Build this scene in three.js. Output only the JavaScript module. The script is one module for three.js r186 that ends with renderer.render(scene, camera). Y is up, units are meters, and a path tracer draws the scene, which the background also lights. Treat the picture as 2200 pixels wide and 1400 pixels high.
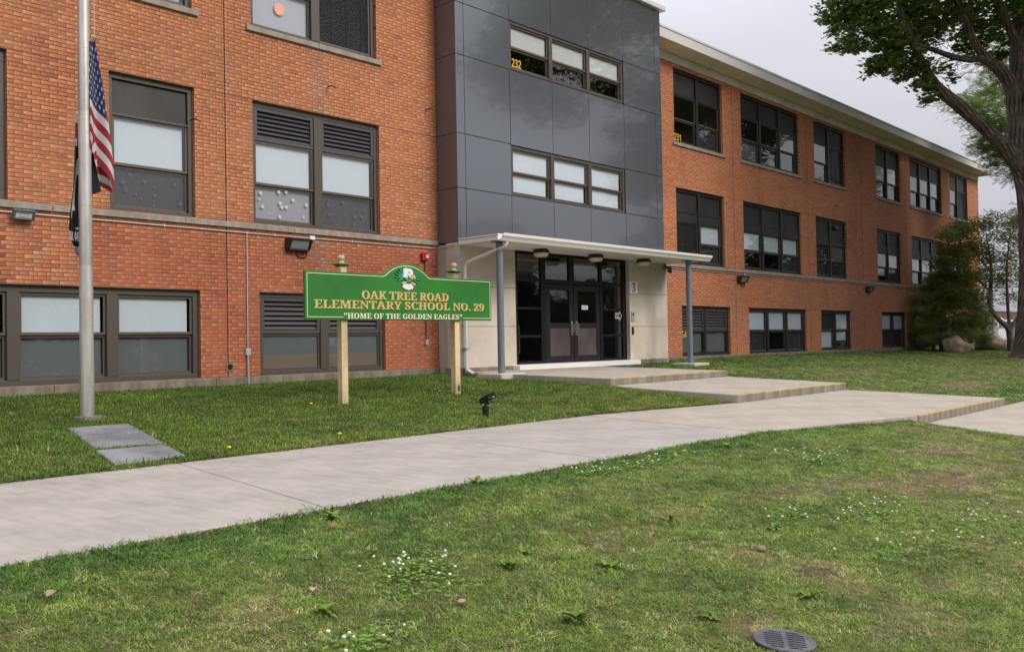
import * as THREE from 'three';
import { RoundedBoxGeometry } from 'three/addons/geometries/RoundedBoxGeometry.js';
import { mergeGeometries, mergeVertices } from 'three/addons/utils/BufferGeometryUtils.js';
import { FontLoader } from 'three/addons/loaders/FontLoader.js';
import { TextGeometry } from 'three/addons/geometries/TextGeometry.js';
import { ImprovedNoise } from 'three/addons/math/ImprovedNoise.js';

// ------------------------------------------------------------------ camera, sky, sun, exposure
const scene = new THREE.Scene();
const RAD = Math.PI / 180;
const camera = new THREE.PerspectiveCamera(39.28, 1024 / 651, 0.1, 2000);
camera.position.set(0, 1.3, 16.5);
camera.rotation.set(1.018 * RAD, -47.3085 * RAD, -1.0277 * RAD, 'YXZ');
camera.updateMatrixWorld(true);

const perlin = new ImprovedNoise();
function fbm3(x, y, z, oct = 4) { let s = 0, a = 0.5; for (let i = 0; i < oct; i++) { s += a * perlin.noise(x, y, z); x *= 2.03; y *= 2.03; z *= 2.03; a *= 0.5; } return s; }
{
  const W = 512, H = 256, d = new Float32Array(W * H * 4);
  for (let r = 0; r < H; r++) {
    const el = ((r + 0.5) / H - 0.5) * Math.PI, s = Math.sin(el);
    for (let c = 0; c < W; c++) {
      const az = ((c + 0.5) / W) * 2 * Math.PI, k = (r * W + c) * 4;
      let L, col;
      if (s > -0.01) {
        L = 0.285 + 0.80 * Math.max(0, s);
        const q = 1.6 / (0.25 + Math.max(0, s)), n = fbm3(Math.cos(az) * Math.cos(el) * q, Math.sin(az) * Math.cos(el) * q, 3.7, 4);
        L *= 1 + 0.34 * n;
        const b = 0.5 + n;
        col = [0.965 - 0.02 * b, 0.965 - 0.01 * b, 1.055];
      } else { L = 0.18; col = [1, 0.98, 0.9]; }
      d[k] = L * col[0]; d[k + 1] = L * col[1]; d[k + 2] = L * col[2]; d[k + 3] = 1;
    }
  }
  const sky = new THREE.DataTexture(d, W, H, THREE.RGBAFormat, THREE.FloatType);
  sky.mapping = THREE.EquirectangularReflectionMapping; sky.magFilter = THREE.LinearFilter; sky.minFilter = THREE.LinearFilter; sky.needsUpdate = true;
  scene.background = sky; scene.environment = sky;
}
const sun = new THREE.DirectionalLight(new THREE.Color(1, 0.93, 0.84), 1.5);
sun.position.set(32, 48, 62); sun.target.position.set(15, 0, 3); sun.castShadow = true; sun.shadow.radius = 45;
Object.assign(sun.shadow.camera, { left: -60, right: 60, top: 60, bottom: -60, near: 1, far: 200 });
scene.add(sun, sun.target);

const renderer = new THREE.WebGLRenderer({ antialias: true });
renderer.setSize(1024, 651);
renderer.toneMapping = THREE.LinearToneMapping;
renderer.toneMappingExposure = 1.63;
renderer.shadowMap.enabled = true;

// ------------------------------------------------------------------ helpers
function mulberry(a) { return () => { a = (a + 0x6d2b79f5) | 0; let t = Math.imul(a ^ (a >>> 15), 1 | a); t = (t + Math.imul(t ^ (t >>> 7), 61 | t)) ^ t; return ((t ^ (t >>> 14)) >>> 0) / 4294967296; }; }
const rnd = mulberry(20240611);
const rr = (a, b) => a + (b - a) * rnd();
const V = (x, y, z) => new THREE.Vector3(x, y, z);
const clamp = THREE.MathUtils.clamp, lerp = THREE.MathUtils.lerp, sstep = THREE.MathUtils.smoothstep;
const col = (r, g, b) => new THREE.Color().setRGB(r, g, b);

const used = new Map();
function numbered(n) { const k = used.get(n) ?? 0; used.set(n, k + 1); return k ? n + '_' + String(k).padStart(3, '0') : n; }
// fit every geometry to position + normal + uv (uv in metres, from the face's direction)
function prep(g, keepUV = false) {
  if (g.index) g = g.toNonIndexed();
  for (const a of Object.keys(g.attributes)) if (!['position', 'normal', 'uv', 'color'].includes(a)) g.deleteAttribute(a);
  if (!g.attributes.normal) g.computeVertexNormals();
  if (!keepUV || !g.attributes.uv) {
    const p = g.attributes.position, n = g.attributes.normal, uv = new Float32Array(p.count * 2);
    for (let i = 0; i < p.count; i++) {
      const ax = Math.abs(n.getX(i)), ay = Math.abs(n.getY(i)), az = Math.abs(n.getZ(i));
      if (ay > ax && ay > az) { uv[2 * i] = p.getX(i); uv[2 * i + 1] = p.getZ(i); } else if (ax > az) { uv[2 * i] = p.getZ(i); uv[2 * i + 1] = p.getY(i); } else { uv[2 * i] = p.getX(i); uv[2 * i + 1] = p.getY(i); }
    }
    g.setAttribute('uv', new THREE.BufferAttribute(uv, 2));
  }
  return g;
}
function merged(list, keepUV) { const l = [].concat(list).map((g) => prep(g, keepUV)); return l.length === 1 ? l[0] : mergeGeometries(l); }
function mesh(name, geos, mat, parent, label) {
  const m = new THREE.Mesh(merged(geos), mat); m.castShadow = m.receiveShadow = true;
  m.name = parent ? name : numbered(name); (parent || scene).add(m);
  if (label) m.userData.label = label;
  return m;
}
function meshUV(name, geos, mat, parent) { const m = new THREE.Mesh(merged(geos, true), mat); m.castShadow = m.receiveShadow = true; m.name = parent ? name : numbered(name); (parent || scene).add(m); return m; }
function tag(o, label, category, group) { o.userData.label = label; o.userData.category = category; if (group) o.userData.group = group; return o; }
function thing(name, label, category, [x, y, z] = [0, 0, 0], turn = 0, group) { const o = new THREE.Group(); o.name = numbered(name); o.position.set(x, y, z); o.rotation.y = turn; scene.add(o); return tag(o, label, category, group); }
function copyOf(o, label, group, [x, y, z], turn = 0) { const c = o.clone(); c.name = numbered(o.name.replace(/_\d{3}$/, '')); c.position.set(x, y, z); c.rotation.y = turn; c.userData = { ...o.userData, label }; if (group) c.userData.group = group; scene.add(c); return c; }
function struct(o, label) { o.userData.kind = 'structure'; o.userData.label = label; return o; }
const bx = (x0, x1, y0, y1, z0, z1) => new THREE.BoxGeometry(x1 - x0, y1 - y0, z1 - z0).translate((x0 + x1) / 2, (y0 + y1) / 2, (z0 + z1) / 2);
const rb = (x0, x1, y0, y1, z0, z1, r = 0.008, s = 1) => new RoundedBoxGeometry(x1 - x0, y1 - y0, z1 - z0, s, Math.min(r, (x1 - x0) / 2.1, (y1 - y0) / 2.1, (z1 - z0) / 2.1)).translate((x0 + x1) / 2, (y0 + y1) / 2, (z0 + z1) / 2);
const cyl = (x, y0, y1, z, r0, r1 = r0, n = 20) => new THREE.CylinderGeometry(r1, r0, y1 - y0, n).translate(x, (y0 + y1) / 2, z);
const tube = (pts, r, n = 8, seg) => new THREE.TubeGeometry(new THREE.CatmullRomCurve3(pts.map((p) => V(...p)), false, 'catmullrom', 0.1), seg ?? pts.length * 6, r, n, false);
function poly(pts) { const s = new THREE.Shape(); pts.forEach(([x, y], i) => (i ? s.lineTo(x, y) : s.moveTo(x, y))); return s; }
function ext(shape, depth, bevel = 0) { return new THREE.ExtrudeGeometry(shape, { depth, bevelEnabled: bevel > 0, bevelThickness: bevel, bevelSize: bevel, bevelSegments: 1, curveSegments: 12 }); }
// a block from four top corners (counter-clockwise seen from above) down to a flat bottom, edges slightly eased
function slab(c, bottom, e = 0.008) {
  const P = [], mid = c.reduce((a, p) => [a[0] + p[0] / 4, 0, a[2] + p[2] / 4], [0, 0, 0]);
  const inn = c.map((p) => { const dx = mid[0] - p[0], dz = mid[2] - p[2], l = Math.hypot(dx, dz); return [p[0] + (dx / l) * e * 1.4, p[1], p[2] + (dz / l) * e * 1.4]; });
  const low = c.map((p) => [p[0], p[1] - e, p[2]]), bot = c.map((p) => [p[0], bottom, p[2]]);
  const quad = (a, b, d, f) => P.push(...a, ...b, ...d, ...a, ...d, ...f);
  quad(inn[0], inn[1], inn[2], inn[3]);
  for (let i = 0; i < 4; i++) { const j = (i + 1) % 4; quad(low[i], low[j], inn[j], inn[i]); quad(bot[i], bot[j], low[j], low[i]); }
  const g = new THREE.BufferGeometry(); g.setAttribute('position', new THREE.BufferAttribute(new Float32Array(P), 3)); g.computeVertexNormals(); return g;
}
// tapered limb along a smooth line
function limb(pts, radii, n = 10, seg = 24, rough = 0, seed = 1) {
  const c = new THREE.CatmullRomCurve3(pts.map((p) => V(...p))), fr = c.computeFrenetFrames(seg, false), pos = [], idx = [], uv = [];
  let vlen = 0, last = c.getPoint(0);
  for (let i = 0; i <= seg; i++) {
    const t = i / seg, p = c.getPoint(t), f = t * (radii.length - 1), a = Math.min(radii.length - 2, Math.floor(f)), r = lerp(radii[a], radii[a + 1], f - a);
    vlen += p.distanceTo(last); last = p;
    for (let j = 0; j <= n; j++) {
      const th = (j / n) * Math.PI * 2, w = 1 + rough * (fbm3(Math.cos(th) * 1.5 + seed, Math.sin(th) * 1.5, vlen * 0.8, 3));
      const v = fr.normals[i].clone().multiplyScalar(Math.cos(th) * r * w).addScaledVector(fr.binormals[i], Math.sin(th) * r * w).add(p);
      pos.push(v.x, v.y, v.z); uv.push((j / n) * r * 6.28, vlen);
    }
  }
  for (let i = 0; i < seg; i++) for (let j = 0; j < n; j++) { const a = i * (n + 1) + j, b = a + n + 1; idx.push(a, a + 1, b, b, a + 1, b + 1); }
  const g = new THREE.BufferGeometry(); g.setAttribute('position', new THREE.Float32BufferAttribute(pos, 3)); g.setAttribute('uv', new THREE.Float32BufferAttribute(uv, 2)); g.setIndex(idx); g.computeVertexNormals(); return g;
}

// ------------------------------------------------------------------ textures and materials
function tileNoise(S, seed) {   // fractal noise that tiles, 0..1
  const out = new Float32Array(S * S), g = mulberry(seed); let amp = 1, tot = 0;
  for (let cells = 4; cells <= S / 2; cells *= 2) {
    const L = new Float32Array(cells * cells).map(() => g());
    for (let y = 0; y < S; y++) for (let x = 0; x < S; x++) {
      const fx = (x / S) * cells, fy = (y / S) * cells, ix = Math.floor(fx), iy = Math.floor(fy), tx = fx - ix, ty = fy - iy, sx = tx * tx * (3 - 2 * tx), sy = ty * ty * (3 - 2 * ty);
      const at = (i, j) => L[((iy + j) % cells) * cells + ((ix + i) % cells)];
      out[y * S + x] += amp * lerp(lerp(at(0, 0), at(1, 0), sx), lerp(at(0, 1), at(1, 1), sx), sy);
    }
    tot += amp; amp *= 0.62;
  }
  for (let i = 0; i < out.length; i++) out[i] /= tot;
  return out;
}
const NS = 256, N1 = tileNoise(NS, 11), N2 = tileNoise(NS, 23), N3 = tileNoise(NS, 37);
function tex(fn, metres, srgb = true, S = NS) {
  const d = new Uint8Array(S * S * 4);
  for (let y = 0; y < S; y++) for (let x = 0; x < S; x++) { const c = fn(x, y, y * S + x), k = (y * S + x) * 4; for (let j = 0; j < 3; j++) d[k + j] = clamp(Math.round(255 * c[j]), 0, 255); d[k + 3] = 255; }
  const t = new THREE.DataTexture(d, S, S, THREE.RGBAFormat); if (srgb) t.colorSpace = THREE.SRGBColorSpace;
  t.wrapS = t.wrapT = THREE.RepeatWrapping; t.magFilter = THREE.LinearFilter; t.minFilter = THREE.LinearFilter; t.repeat.set(1 / metres[0], 1 / (metres[1] ?? metres[0])); t.needsUpdate = true; return t;
}
const g3 = (v) => [v, v, v];
const T = {
  grain: tex((x, y, i) => { const s = 0.84 + 0.5 * (N1[i] - 0.5) + 0.35 * (N2[i] - 0.5); return g3(s); }, [0.5]),
  grainB: tex((x, y, i) => g3(N1[i] * 0.6 + N3[i] * 0.4), [0.35], false),
  patch: tex((x, y, i) => { const s = 0.9 + 0.75 * (N2[i] - 0.5) + 0.25 * (N1[i] - 0.5); return [s, s, s]; }, [3.1]),
  streak: tex((x, y, i) => { const a = N2[(y >> 1) * NS + ((x * 5) % NS)], b = N1[i]; const s = 0.92 + 0.38 * (a - 0.5) * (0.5 + b) + 0.28 * (b - 0.5); return [s, s * 0.99, s * 0.97]; }, [2.7, 2.2]),
  broom: tex((x, y, i) => { const s = 0.92 + 0.16 * (N2[i] - 0.5) + 0.16 * (N1[((y >> 1) * NS + ((x * 7) % NS)) % (NS * NS)] - 0.5) - (N3[i] > 0.7 ? 0.05 : 0); return [s, s, s]; }, [2.3]),
  soft: tex((x, y, i) => { const s = 0.94 + 0.24 * (N2[i] - 0.5) + 0.16 * (N1[i] - 0.5) ; return [s, s * 0.995, s * 0.985]; }, [3.3]),
  speck: tex((x, y, i) => { const s = 0.95 + 0.09 * (N2[i] - 0.5) + 0.24 * (N1[i] - 0.5) + 0.12 * (N3[y * NS + ((x * 6) % NS)] - 0.5) - (N1[((y * 2) % NS) * NS + ((x * 2) % NS)] < 0.25 ? 0.10 : 0); return [s, s, s]; }, [1.9]),
  fine: tex((x, y, i) => g3(N3[((y * 3) % NS) * NS + ((x * 3) % NS)]), [0.6], false),
  bark: tex((x, y, i) => { const r = N2[y * NS + ((x * 5) % NS)], s = 0.75 + 1.3 * (r - 0.5) + 0.5 * (N1[i] - 0.5); return [s, s * 0.97, s * 0.93]; }, [0.9, 1.3]),
  barkB: tex((x, y, i) => g3(N2[y * NS + ((x * 5) % NS)]), [0.9, 1.3], false),
  smear: tex((x, y, i) => g3(0.35 + 0.6 * (N2[i] - 0.35)), [2.4], false),
  soil: tex((x, y, i) => { const s = 0.8 + 1.0 * (N1[i] - 0.5), w = N3[i]; return [s * (0.9 + 0.3 * w), s, s * (0.95 - 0.2 * w)]; }, [0.9]),
};
const M_ = (o) => new THREE.MeshStandardMaterial(o);
const P_ = (o) => new THREE.MeshPhysicalMaterial(o);
const plain = (r, g, b, rough = 0.7, extra = {}) => M_({ color: col(r, g, b), roughness: rough, ...extra });
const M = {
  mortar: M_({ color: col(0.26, 0.175, 0.13), roughness: 0.95, map: T.patch }),
  brick: M_({ color: 0xffffff, roughness: 0.88, map: T.grain, bumpMap: T.grainB, bumpScale: 0.004 }),
  base: M_({ color: col(0.24, 0.205, 0.165), roughness: 0.92, map: T.streak, bumpMap: T.grainB, bumpScale: 0.006 }),
  lime: M_({ color: col(0.33, 0.30, 0.26), roughness: 0.9, map: T.streak, bumpMap: T.grainB, bumpScale: 0.003 }),
  wallConc: M_({ color: col(0.61, 0.545, 0.465), roughness: 0.9, map: T.soft, bumpMap: T.grainB, bumpScale: 0.003 }),
  walk: M_({ color: col(0.385, 0.353, 0.315), roughness: 0.92, map: T.speck, bumpMap: T.fine, bumpScale: 0.002 }),
  tier: M_({ color: col(0.415, 0.368, 0.298), roughness: 0.92, map: T.speck, bumpMap: T.fine, bumpScale: 0.002 }),
  riser: M_({ color: col(0.28, 0.245, 0.205), roughness: 0.95, map: T.streak, bumpMap: T.grainB, bumpScale: 0.006 }),
  yellow: M_({ color: col(0.52, 0.42, 0.17), roughness: 0.85, map: T.streak }),
  slate: M_({ color: col(0.215, 0.222, 0.228), roughness: 0.8, map: T.patch, bumpMap: T.grainB, bumpScale: 0.006 }),
  bronze: M_({ color: col(0.078, 0.066, 0.054), roughness: 0.5, metalness: 0.2 }),
  bronzeLight: M_({ color: col(0.11, 0.085, 0.062), roughness: 0.45, metalness: 0.3 }),
  darkFrame: M_({ color: col(0.022, 0.020, 0.019), roughness: 0.5, metalness: 0.2 }),
  panel: M_({ color: col(0.045, 0.041, 0.038), roughness: 0.62, map: T.patch }),
  panelDark: M_({ color: col(0.022, 0.021, 0.021), roughness: 0.6, map: T.patch }),
  louver: M_({ color: col(0.07, 0.064, 0.066), roughness: 0.5, metalness: 0.2 }),
  void: plain(0.006, 0.006, 0.006, 1),
  glass: P_({ color: 0xffffff, roughness: 0.015, transmission: 1, thickness: 0, ior: 1.95 }),
  shade: plain(0.50, 0.575, 0.62, 0.9),
  shadeWarm: plain(0.50, 0.53, 0.51, 0.9),
  frost: P_({ color: col(0.11, 0.128, 0.135), roughness: 0.35, clearcoat: 0.4, clearcoatRoughness: 0.25 }),
  frostTan: P_({ color: col(0.17, 0.135, 0.105), roughness: 0.35, clearcoat: 0.4, clearcoatRoughness: 0.25 }),
  greyBack: plain(0.13, 0.135, 0.15, 0.9),
  mist: plain(0.26, 0.265, 0.295, 0.9),
  greyDark: plain(0.022, 0.023, 0.026, 0.9),
  skyBack: plain(0.36, 0.38, 0.43, 0.8),
  screen: plain(0.012, 0.012, 0.012, 0.9),
  interior: plain(0.26, 0.245, 0.22, 0.95),
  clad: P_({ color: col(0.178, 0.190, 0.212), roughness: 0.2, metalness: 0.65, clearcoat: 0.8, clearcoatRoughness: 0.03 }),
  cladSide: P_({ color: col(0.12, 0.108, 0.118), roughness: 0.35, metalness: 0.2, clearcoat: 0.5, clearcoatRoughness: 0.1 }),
  gap: plain(0.01, 0.01, 0.012, 0.9),
  white: M_({ color: col(0.76, 0.745, 0.72), roughness: 0.5 }),
  soffit: M_({ color: col(0.78, 0.71, 0.60), roughness: 0.8 }),
  fascia: M_({ color: col(0.57, 0.57, 0.55), roughness: 0.55 }),
  frieze: M_({ color: col(0.70, 0.67, 0.60), roughness: 0.8, map: T.soft }),
  black: P_({ color: col(0.008, 0.008, 0.009), roughness: 0.45, specularIntensity: 0.45 }),
  doorLeaf: P_({ color: col(0.014, 0.013, 0.014), roughness: 0.5, specularIntensity: 0.5 }),
  kick: plain(0.075, 0.058, 0.056, 0.6, { map: T.patch }),
  steel: M_({ color: col(0.32, 0.31, 0.30), roughness: 0.35, metalness: 0.8 }),
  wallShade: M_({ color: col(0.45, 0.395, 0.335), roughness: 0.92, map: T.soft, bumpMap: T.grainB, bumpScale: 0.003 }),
  galv: M_({ color: col(0.50, 0.50, 0.49), roughness: 0.45, metalness: 0.5 }),
  alum: M_({ color: col(0.66, 0.635, 0.615), roughness: 0.36, metalness: 0.55, map: T.streak }),
  columnBlue: M_({ color: col(0.15, 0.175, 0.21), roughness: 0.5 }),
  lamp: plain(0.022, 0.017, 0.015, 0.5),
  lampLens: P_({ color: col(0.24, 0.27, 0.26), roughness: 0.18, clearcoat: 1, clearcoatRoughness: 0.05 }),
  lampCream: plain(0.62, 0.56, 0.45, 0.35),
  signGreen: M_({ color: col(0.019, 0.19, 0.016), roughness: 0.5, map: T.soft, bumpMap: T.fine, bumpScale: 0.0006 }),
  signCream: plain(0.74, 0.575, 0.32, 0.5, { map: T.patch }),
  gold: M_({ color: col(0.86, 0.62, 0.25), roughness: 0.32, metalness: 0.45 }),
  creamText: plain(0.80, 0.72, 0.52, 0.5),
  capGreen: plain(0.05, 0.17, 0.04, 0.5),
  red: plain(0.38, 0.012, 0.03, 0.4),
  rust: plain(0.07, 0.03, 0.018, 0.8),
  whitePaint: plain(0.75, 0.75, 0.75, 0.5),
  redPaint: plain(0.40, 0.01, 0.03, 0.5),
  numYellow: plain(0.62, 0.37, 0.03, 0.6),
  bark: M_({ color: col(0.225, 0.185, 0.158), roughness: 0.95, map: T.bark, bumpMap: T.barkB, bumpScale: 0.05 }),
  rock: M_({ color: col(0.52, 0.41, 0.32), roughness: 0.9, map: T.patch, bumpMap: T.grainB, bumpScale: 0.02 }),
  plastic: plain(0.010, 0.010, 0.011, 0.35),
  iron: M_({ color: col(0.15, 0.15, 0.165), roughness: 0.6, metalness: 0.15, map: T.grain }),
};

// ------------------------------------------------------------------ the school building
const font = { serif: await new FontLoader().loadAsync('fonts/droid/droid_serif_bold.typeface.json'), sans: await new FontLoader().loadAsync('fonts/droid/droid_sans_bold.typeface.json') };
// flat or raised lettering fitted to a width and a cap height, lower left corner at (x, y, z)
function lettering(text, f, w, h, depth, bevel, [x, y, z]) {
  const g = new TextGeometry(text, { font: f, size: 1, depth: depth, curveSegments: 5, bevelEnabled: bevel > 0, bevelThickness: bevel, bevelSize: bevel / h * 0.5, bevelSegments: 1 });
  g.computeBoundingBox(); const b = g.boundingBox, H = Math.max(...f.generateShapes('E', 1)[0].getPoints().map((p) => p.y));
  g.translate(-b.min.x, 0, 0).scale(w / (b.max.x - b.min.x), h / H, 1).translate(x, y, z);
  g.computeVertexNormals(); return g;
}
const school = thing('school_building', 'three storey orange brick school with grey panel entrance tower', 'school building');
const COURSE = 0.0719, STRETCH = 0.287, JOINT = 0.0105, BASE_TOP = 0.706;
const EAVE = 10.82;
const Y = { g: [0.711, 2.42], m: [3.835, 6.367], u: [7.893, 10.398] };

// one brick: eased front edges, front at z = 0
function brickShape(w, h, d, e = 0.0035) {
  const a = w / 2, b = h / 2, F = [[-a + e, -b + e, 0], [a - e, -b + e, 0], [a - e, b - e, 0], [-a + e, b - e, 0]], S = [[-a, -b, -e], [a, -b, -e], [a, b, -e], [-a, b, -e]], K = S.map((p) => [p[0], p[1], -d]), P = [];
  const q = (i, j, k, l) => P.push(...i, ...j, ...k, ...i, ...k, ...l);
  q(...F); for (let i = 0; i < 4; i++) { const j = (i + 1) % 4; q(S[i], S[j], F[j], F[i]); q(K[i], K[j], S[j], S[i]); }
  const g = new THREE.BufferGeometry(); g.setAttribute('position', new THREE.BufferAttribute(new Float32Array(P), 3)); g.computeVertexNormals(); return prep(g);
}
const brickGeo = brickShape(STRETCH - JOINT, COURSE - JOINT, 0.1);
const BRICK_TONES = [[0.80, 0.30, 0.135], [0.78, 0.285, 0.128], [0.82, 0.325, 0.145], [0.73, 0.265, 0.125], [0.79, 0.30, 0.143], [0.83, 0.345, 0.155], [0.69, 0.25, 0.122], [0.79, 0.345, 0.15], [0.60, 0.22, 0.12], [0.76, 0.28, 0.122]];
const TONE_W = [22, 20, 17, 13, 15, 7, 6, 2.2, 2, 12], TONE_SUM = TONE_W.reduce((a, b) => a + b);
function tone() { let t = rnd() * TONE_SUM; for (let i = 0; i < TONE_W.length; i++) { t -= TONE_W[i]; if (t < 0) return i; } return 0; }
const toneMats = BRICK_TONES.flatMap((c) => [0.9, 1.06].map((k) => { const m = M.brick.clone(); m.color.setRGB(c[0] * k, c[1] * k, c[2] * k); return m; }));
const camV = new THREE.Matrix4().multiplyMatrices(camera.projectionMatrix, camera.matrixWorldInverse);
const ndc = (x, y, z) => V(x, y, z).applyMatrix4(camV);
let singles = 300;
function brickWall(x0, x1, y1, openings, joints, weather) {
  const hole = openings.map((o) => ({ ...o }));
  const s = poly([[x0, BASE_TOP - 0.3], [x1, BASE_TOP - 0.3], [x1, y1], [x0, y1]]);
  hole.forEach((o) => s.holes.push(poly([[o.x0, o.y0], [o.x0, o.y1], [o.x1, o.y1], [o.x1, o.y0]])));
  const wall = mesh('brick_wall', ext(s, 0.25).translate(0, 0, -0.2585), M.mortar, school);
  const list = [], rows = Math.ceil((y1 - BASE_TOP) / COURSE);
  for (let r = 0; r < rows; r++) {
    const b = BASE_TOP + r * COURSE, t = Math.min(b + COURSE, y1), cuts = [b, t];
    hole.forEach((o) => [o.y0, o.y1].forEach((v) => { if (v > b + 0.004 && v < t - 0.004) cuts.push(v); }));
    cuts.sort((p, q) => p - q);
    for (let k = 0; k < cuts.length - 1; k++) {
      const lo = cuts[k], hi = cuts[k + 1], mid = (lo + hi) / 2;
      if (hi - lo < 0.016) continue;
      const blocks = hole.filter((o) => mid > o.y0 && mid < o.y1).map((o) => [o.x0 + 0.004, o.x1 - 0.004]).concat(joints.map((j) => [j - 0.011, j + 0.011])).sort((p, q) => p[0] - q[0]);
      const runs = []; let at = x0;
      for (const [p, q] of blocks) { if (p > at) runs.push([at, p]); at = Math.max(at, q); }
      if (at < x1) runs.push([at, x1]);
      const header = r % 7 === 5, L = header ? STRETCH / 2 : STRETCH, off = header ? STRETCH / 4 : (r % 2) * STRETCH / 2;
      for (const [p, q] of runs) {
        let i = Math.floor((p - off) / L);
        for (; ; i++) {
          const a = off + i * L, e = a + L; if (a >= q) break;
          let l = Math.max(a + JOINT / 2, p), h = Math.min(e - JOINT / 2, q); if (h - l < 0.018) continue;
          list.push([(l + h) / 2, mid, h - l, hi - lo - JOINT]);
        }
      }
    }
  }
  const recs = list.map(([x, y, w, h]) => {
    const c = ndc(x, y, 0), d = V(x, y, 0).applyMatrix4(camera.matrixWorldInverse).z;
    const m = new THREE.Matrix4().compose(V(x, y, rr(-0.0022, 0.0018)), new THREE.Quaternion().setFromEuler(new THREE.Euler(rr(-0.008, 0.008), rr(-0.008, 0.008), rr(-0.003, 0.003))), V(w / (STRETCH - JOINT), h / (COURSE - JOINT), 1));
    return { x, y, m, d: -d, inside: c.z < 1 && Math.abs(c.x) < 0.995 && Math.abs(c.y) < 0.99, t: tone(), k: rr(0.91, 1.07), area: w * h };
  });
  if (singles) {
    const near = recs.filter((r) => r.inside && r.area > 0.008).sort((p, q) => p.d - q.d).slice(0, singles); singles = 0;
    for (const r of near) {
      r.single = true; const b = new THREE.Mesh(brickGeo, toneMats[r.t * 2 + (r.k > 0.98 ? 1 : 0)]);
      b.name = 'brick'; b.applyMatrix4(r.m); b.castShadow = b.receiveShadow = true; wall.add(b);
    }
  }
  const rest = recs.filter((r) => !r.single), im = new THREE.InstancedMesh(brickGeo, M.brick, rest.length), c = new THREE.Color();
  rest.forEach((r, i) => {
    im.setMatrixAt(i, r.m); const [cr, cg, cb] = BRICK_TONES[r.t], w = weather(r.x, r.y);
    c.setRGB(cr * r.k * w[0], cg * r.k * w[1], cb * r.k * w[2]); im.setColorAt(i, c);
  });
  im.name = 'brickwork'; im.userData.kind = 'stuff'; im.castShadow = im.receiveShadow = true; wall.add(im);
  return wall;
}
const W = (x0, x1, r) => ({ x0, x1, y0: Y[r][0], y1: Y[r][1] });
const leftWin = [W(1.2, 5.5, 'm'), W(7.2, 8.87, 'm'), W(10.14, 13.46, 'm'), W(5.55, 8.84, 'u'), W(10.13, 13.42, 'u'), W(0.56, 8.95, 'g'), W(10.25, 13.56, 'g')];
const RX = { u: [[26.04, 29.25], [30.6, 35.44], [36.83, 40.02], [43.56, 46.76], [48.12, 52.95], [54.4, 57.56]], m: [[26.07, 29.24], [30.63, 35.48], [36.83, 40.03], [43.54, 46.68], [48.12, 53.0], [54.4, 57.5]], g: [[26.28, 29.5], [30.89, 35.75], [37.15, 40.33], [43.9, 47.11], [48.5, 53.3], [54.8, 57.9]] };
const rightWin = ['u', 'm', 'g'].flatMap((r) => RX[r].map(([a, b]) => W(a, b, r)));
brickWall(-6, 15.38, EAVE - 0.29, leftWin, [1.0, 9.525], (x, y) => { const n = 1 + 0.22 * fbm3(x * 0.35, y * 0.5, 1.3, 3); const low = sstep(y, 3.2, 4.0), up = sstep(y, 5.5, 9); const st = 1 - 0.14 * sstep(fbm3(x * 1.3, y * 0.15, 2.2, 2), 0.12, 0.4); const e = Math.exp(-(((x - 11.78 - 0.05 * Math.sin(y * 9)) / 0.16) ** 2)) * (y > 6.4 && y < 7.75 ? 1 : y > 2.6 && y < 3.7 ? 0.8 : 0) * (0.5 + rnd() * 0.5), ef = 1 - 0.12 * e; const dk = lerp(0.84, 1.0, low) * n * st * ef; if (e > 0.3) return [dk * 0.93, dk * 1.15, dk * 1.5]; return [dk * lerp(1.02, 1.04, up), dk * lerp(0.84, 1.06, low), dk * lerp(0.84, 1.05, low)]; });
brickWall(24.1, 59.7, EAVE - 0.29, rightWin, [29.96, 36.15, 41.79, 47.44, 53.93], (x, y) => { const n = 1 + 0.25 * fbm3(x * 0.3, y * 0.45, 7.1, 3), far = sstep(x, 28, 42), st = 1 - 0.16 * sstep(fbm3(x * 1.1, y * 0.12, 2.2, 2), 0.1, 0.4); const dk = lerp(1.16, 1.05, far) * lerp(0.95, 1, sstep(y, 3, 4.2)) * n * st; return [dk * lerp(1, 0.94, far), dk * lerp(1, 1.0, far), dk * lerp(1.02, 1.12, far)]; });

// sealant strips in the movement joints
for (const j of [1.0, 9.525, 29.96, 36.15, 41.79, 47.44, 53.93]) mesh('movement_joint', bx(j - 0.011, j + 0.011, BASE_TOP + 0.01, EAVE - 0.3, -0.02, -0.0055), M.gap, school);
// concrete base, string course and sills, stone by stone
for (const [a, b, st] of [[-6, 15.24, 3.05], [24.29, 59.72, 4.4]]) {
  for (let x = a; x < b - 0.1; x += st) mesh('base_course', rb(x + 0.003, Math.min(x + st, b) - 0.003, 0.1, BASE_TOP - 0.004 + (a < 0 ? 0 : 0.02), -0.2, 0.028, 0.012), M.base, school);
  for (let x = a; x < b - 0.1; x += 2.44) mesh('string_course_stone', rb(x + 0.004, Math.min(x + 2.44, b) - 0.004, 3.70, 3.812, -0.15, 0.048, 0.008), M.lime, school);
}
function sill(x0, x1, y, n) { for (let i = 0; i < n; i++) { const w = (x1 - x0 + 0.24) / n; mesh('window_sill', rb(x0 - 0.12 + i * w + 0.003, x0 - 0.12 + (i + 1) * w - 0.003, y - 0.115, y - 0.004, -0.14, 0.055, 0.008), M.lime, school); } }
sill(5.55, 8.84, Y.u[0], 2); sill(10.13, 13.42, Y.u[0], 2); RX.u.forEach(([a, b]) => sill(a, b, Y.u[0], 1));

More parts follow.
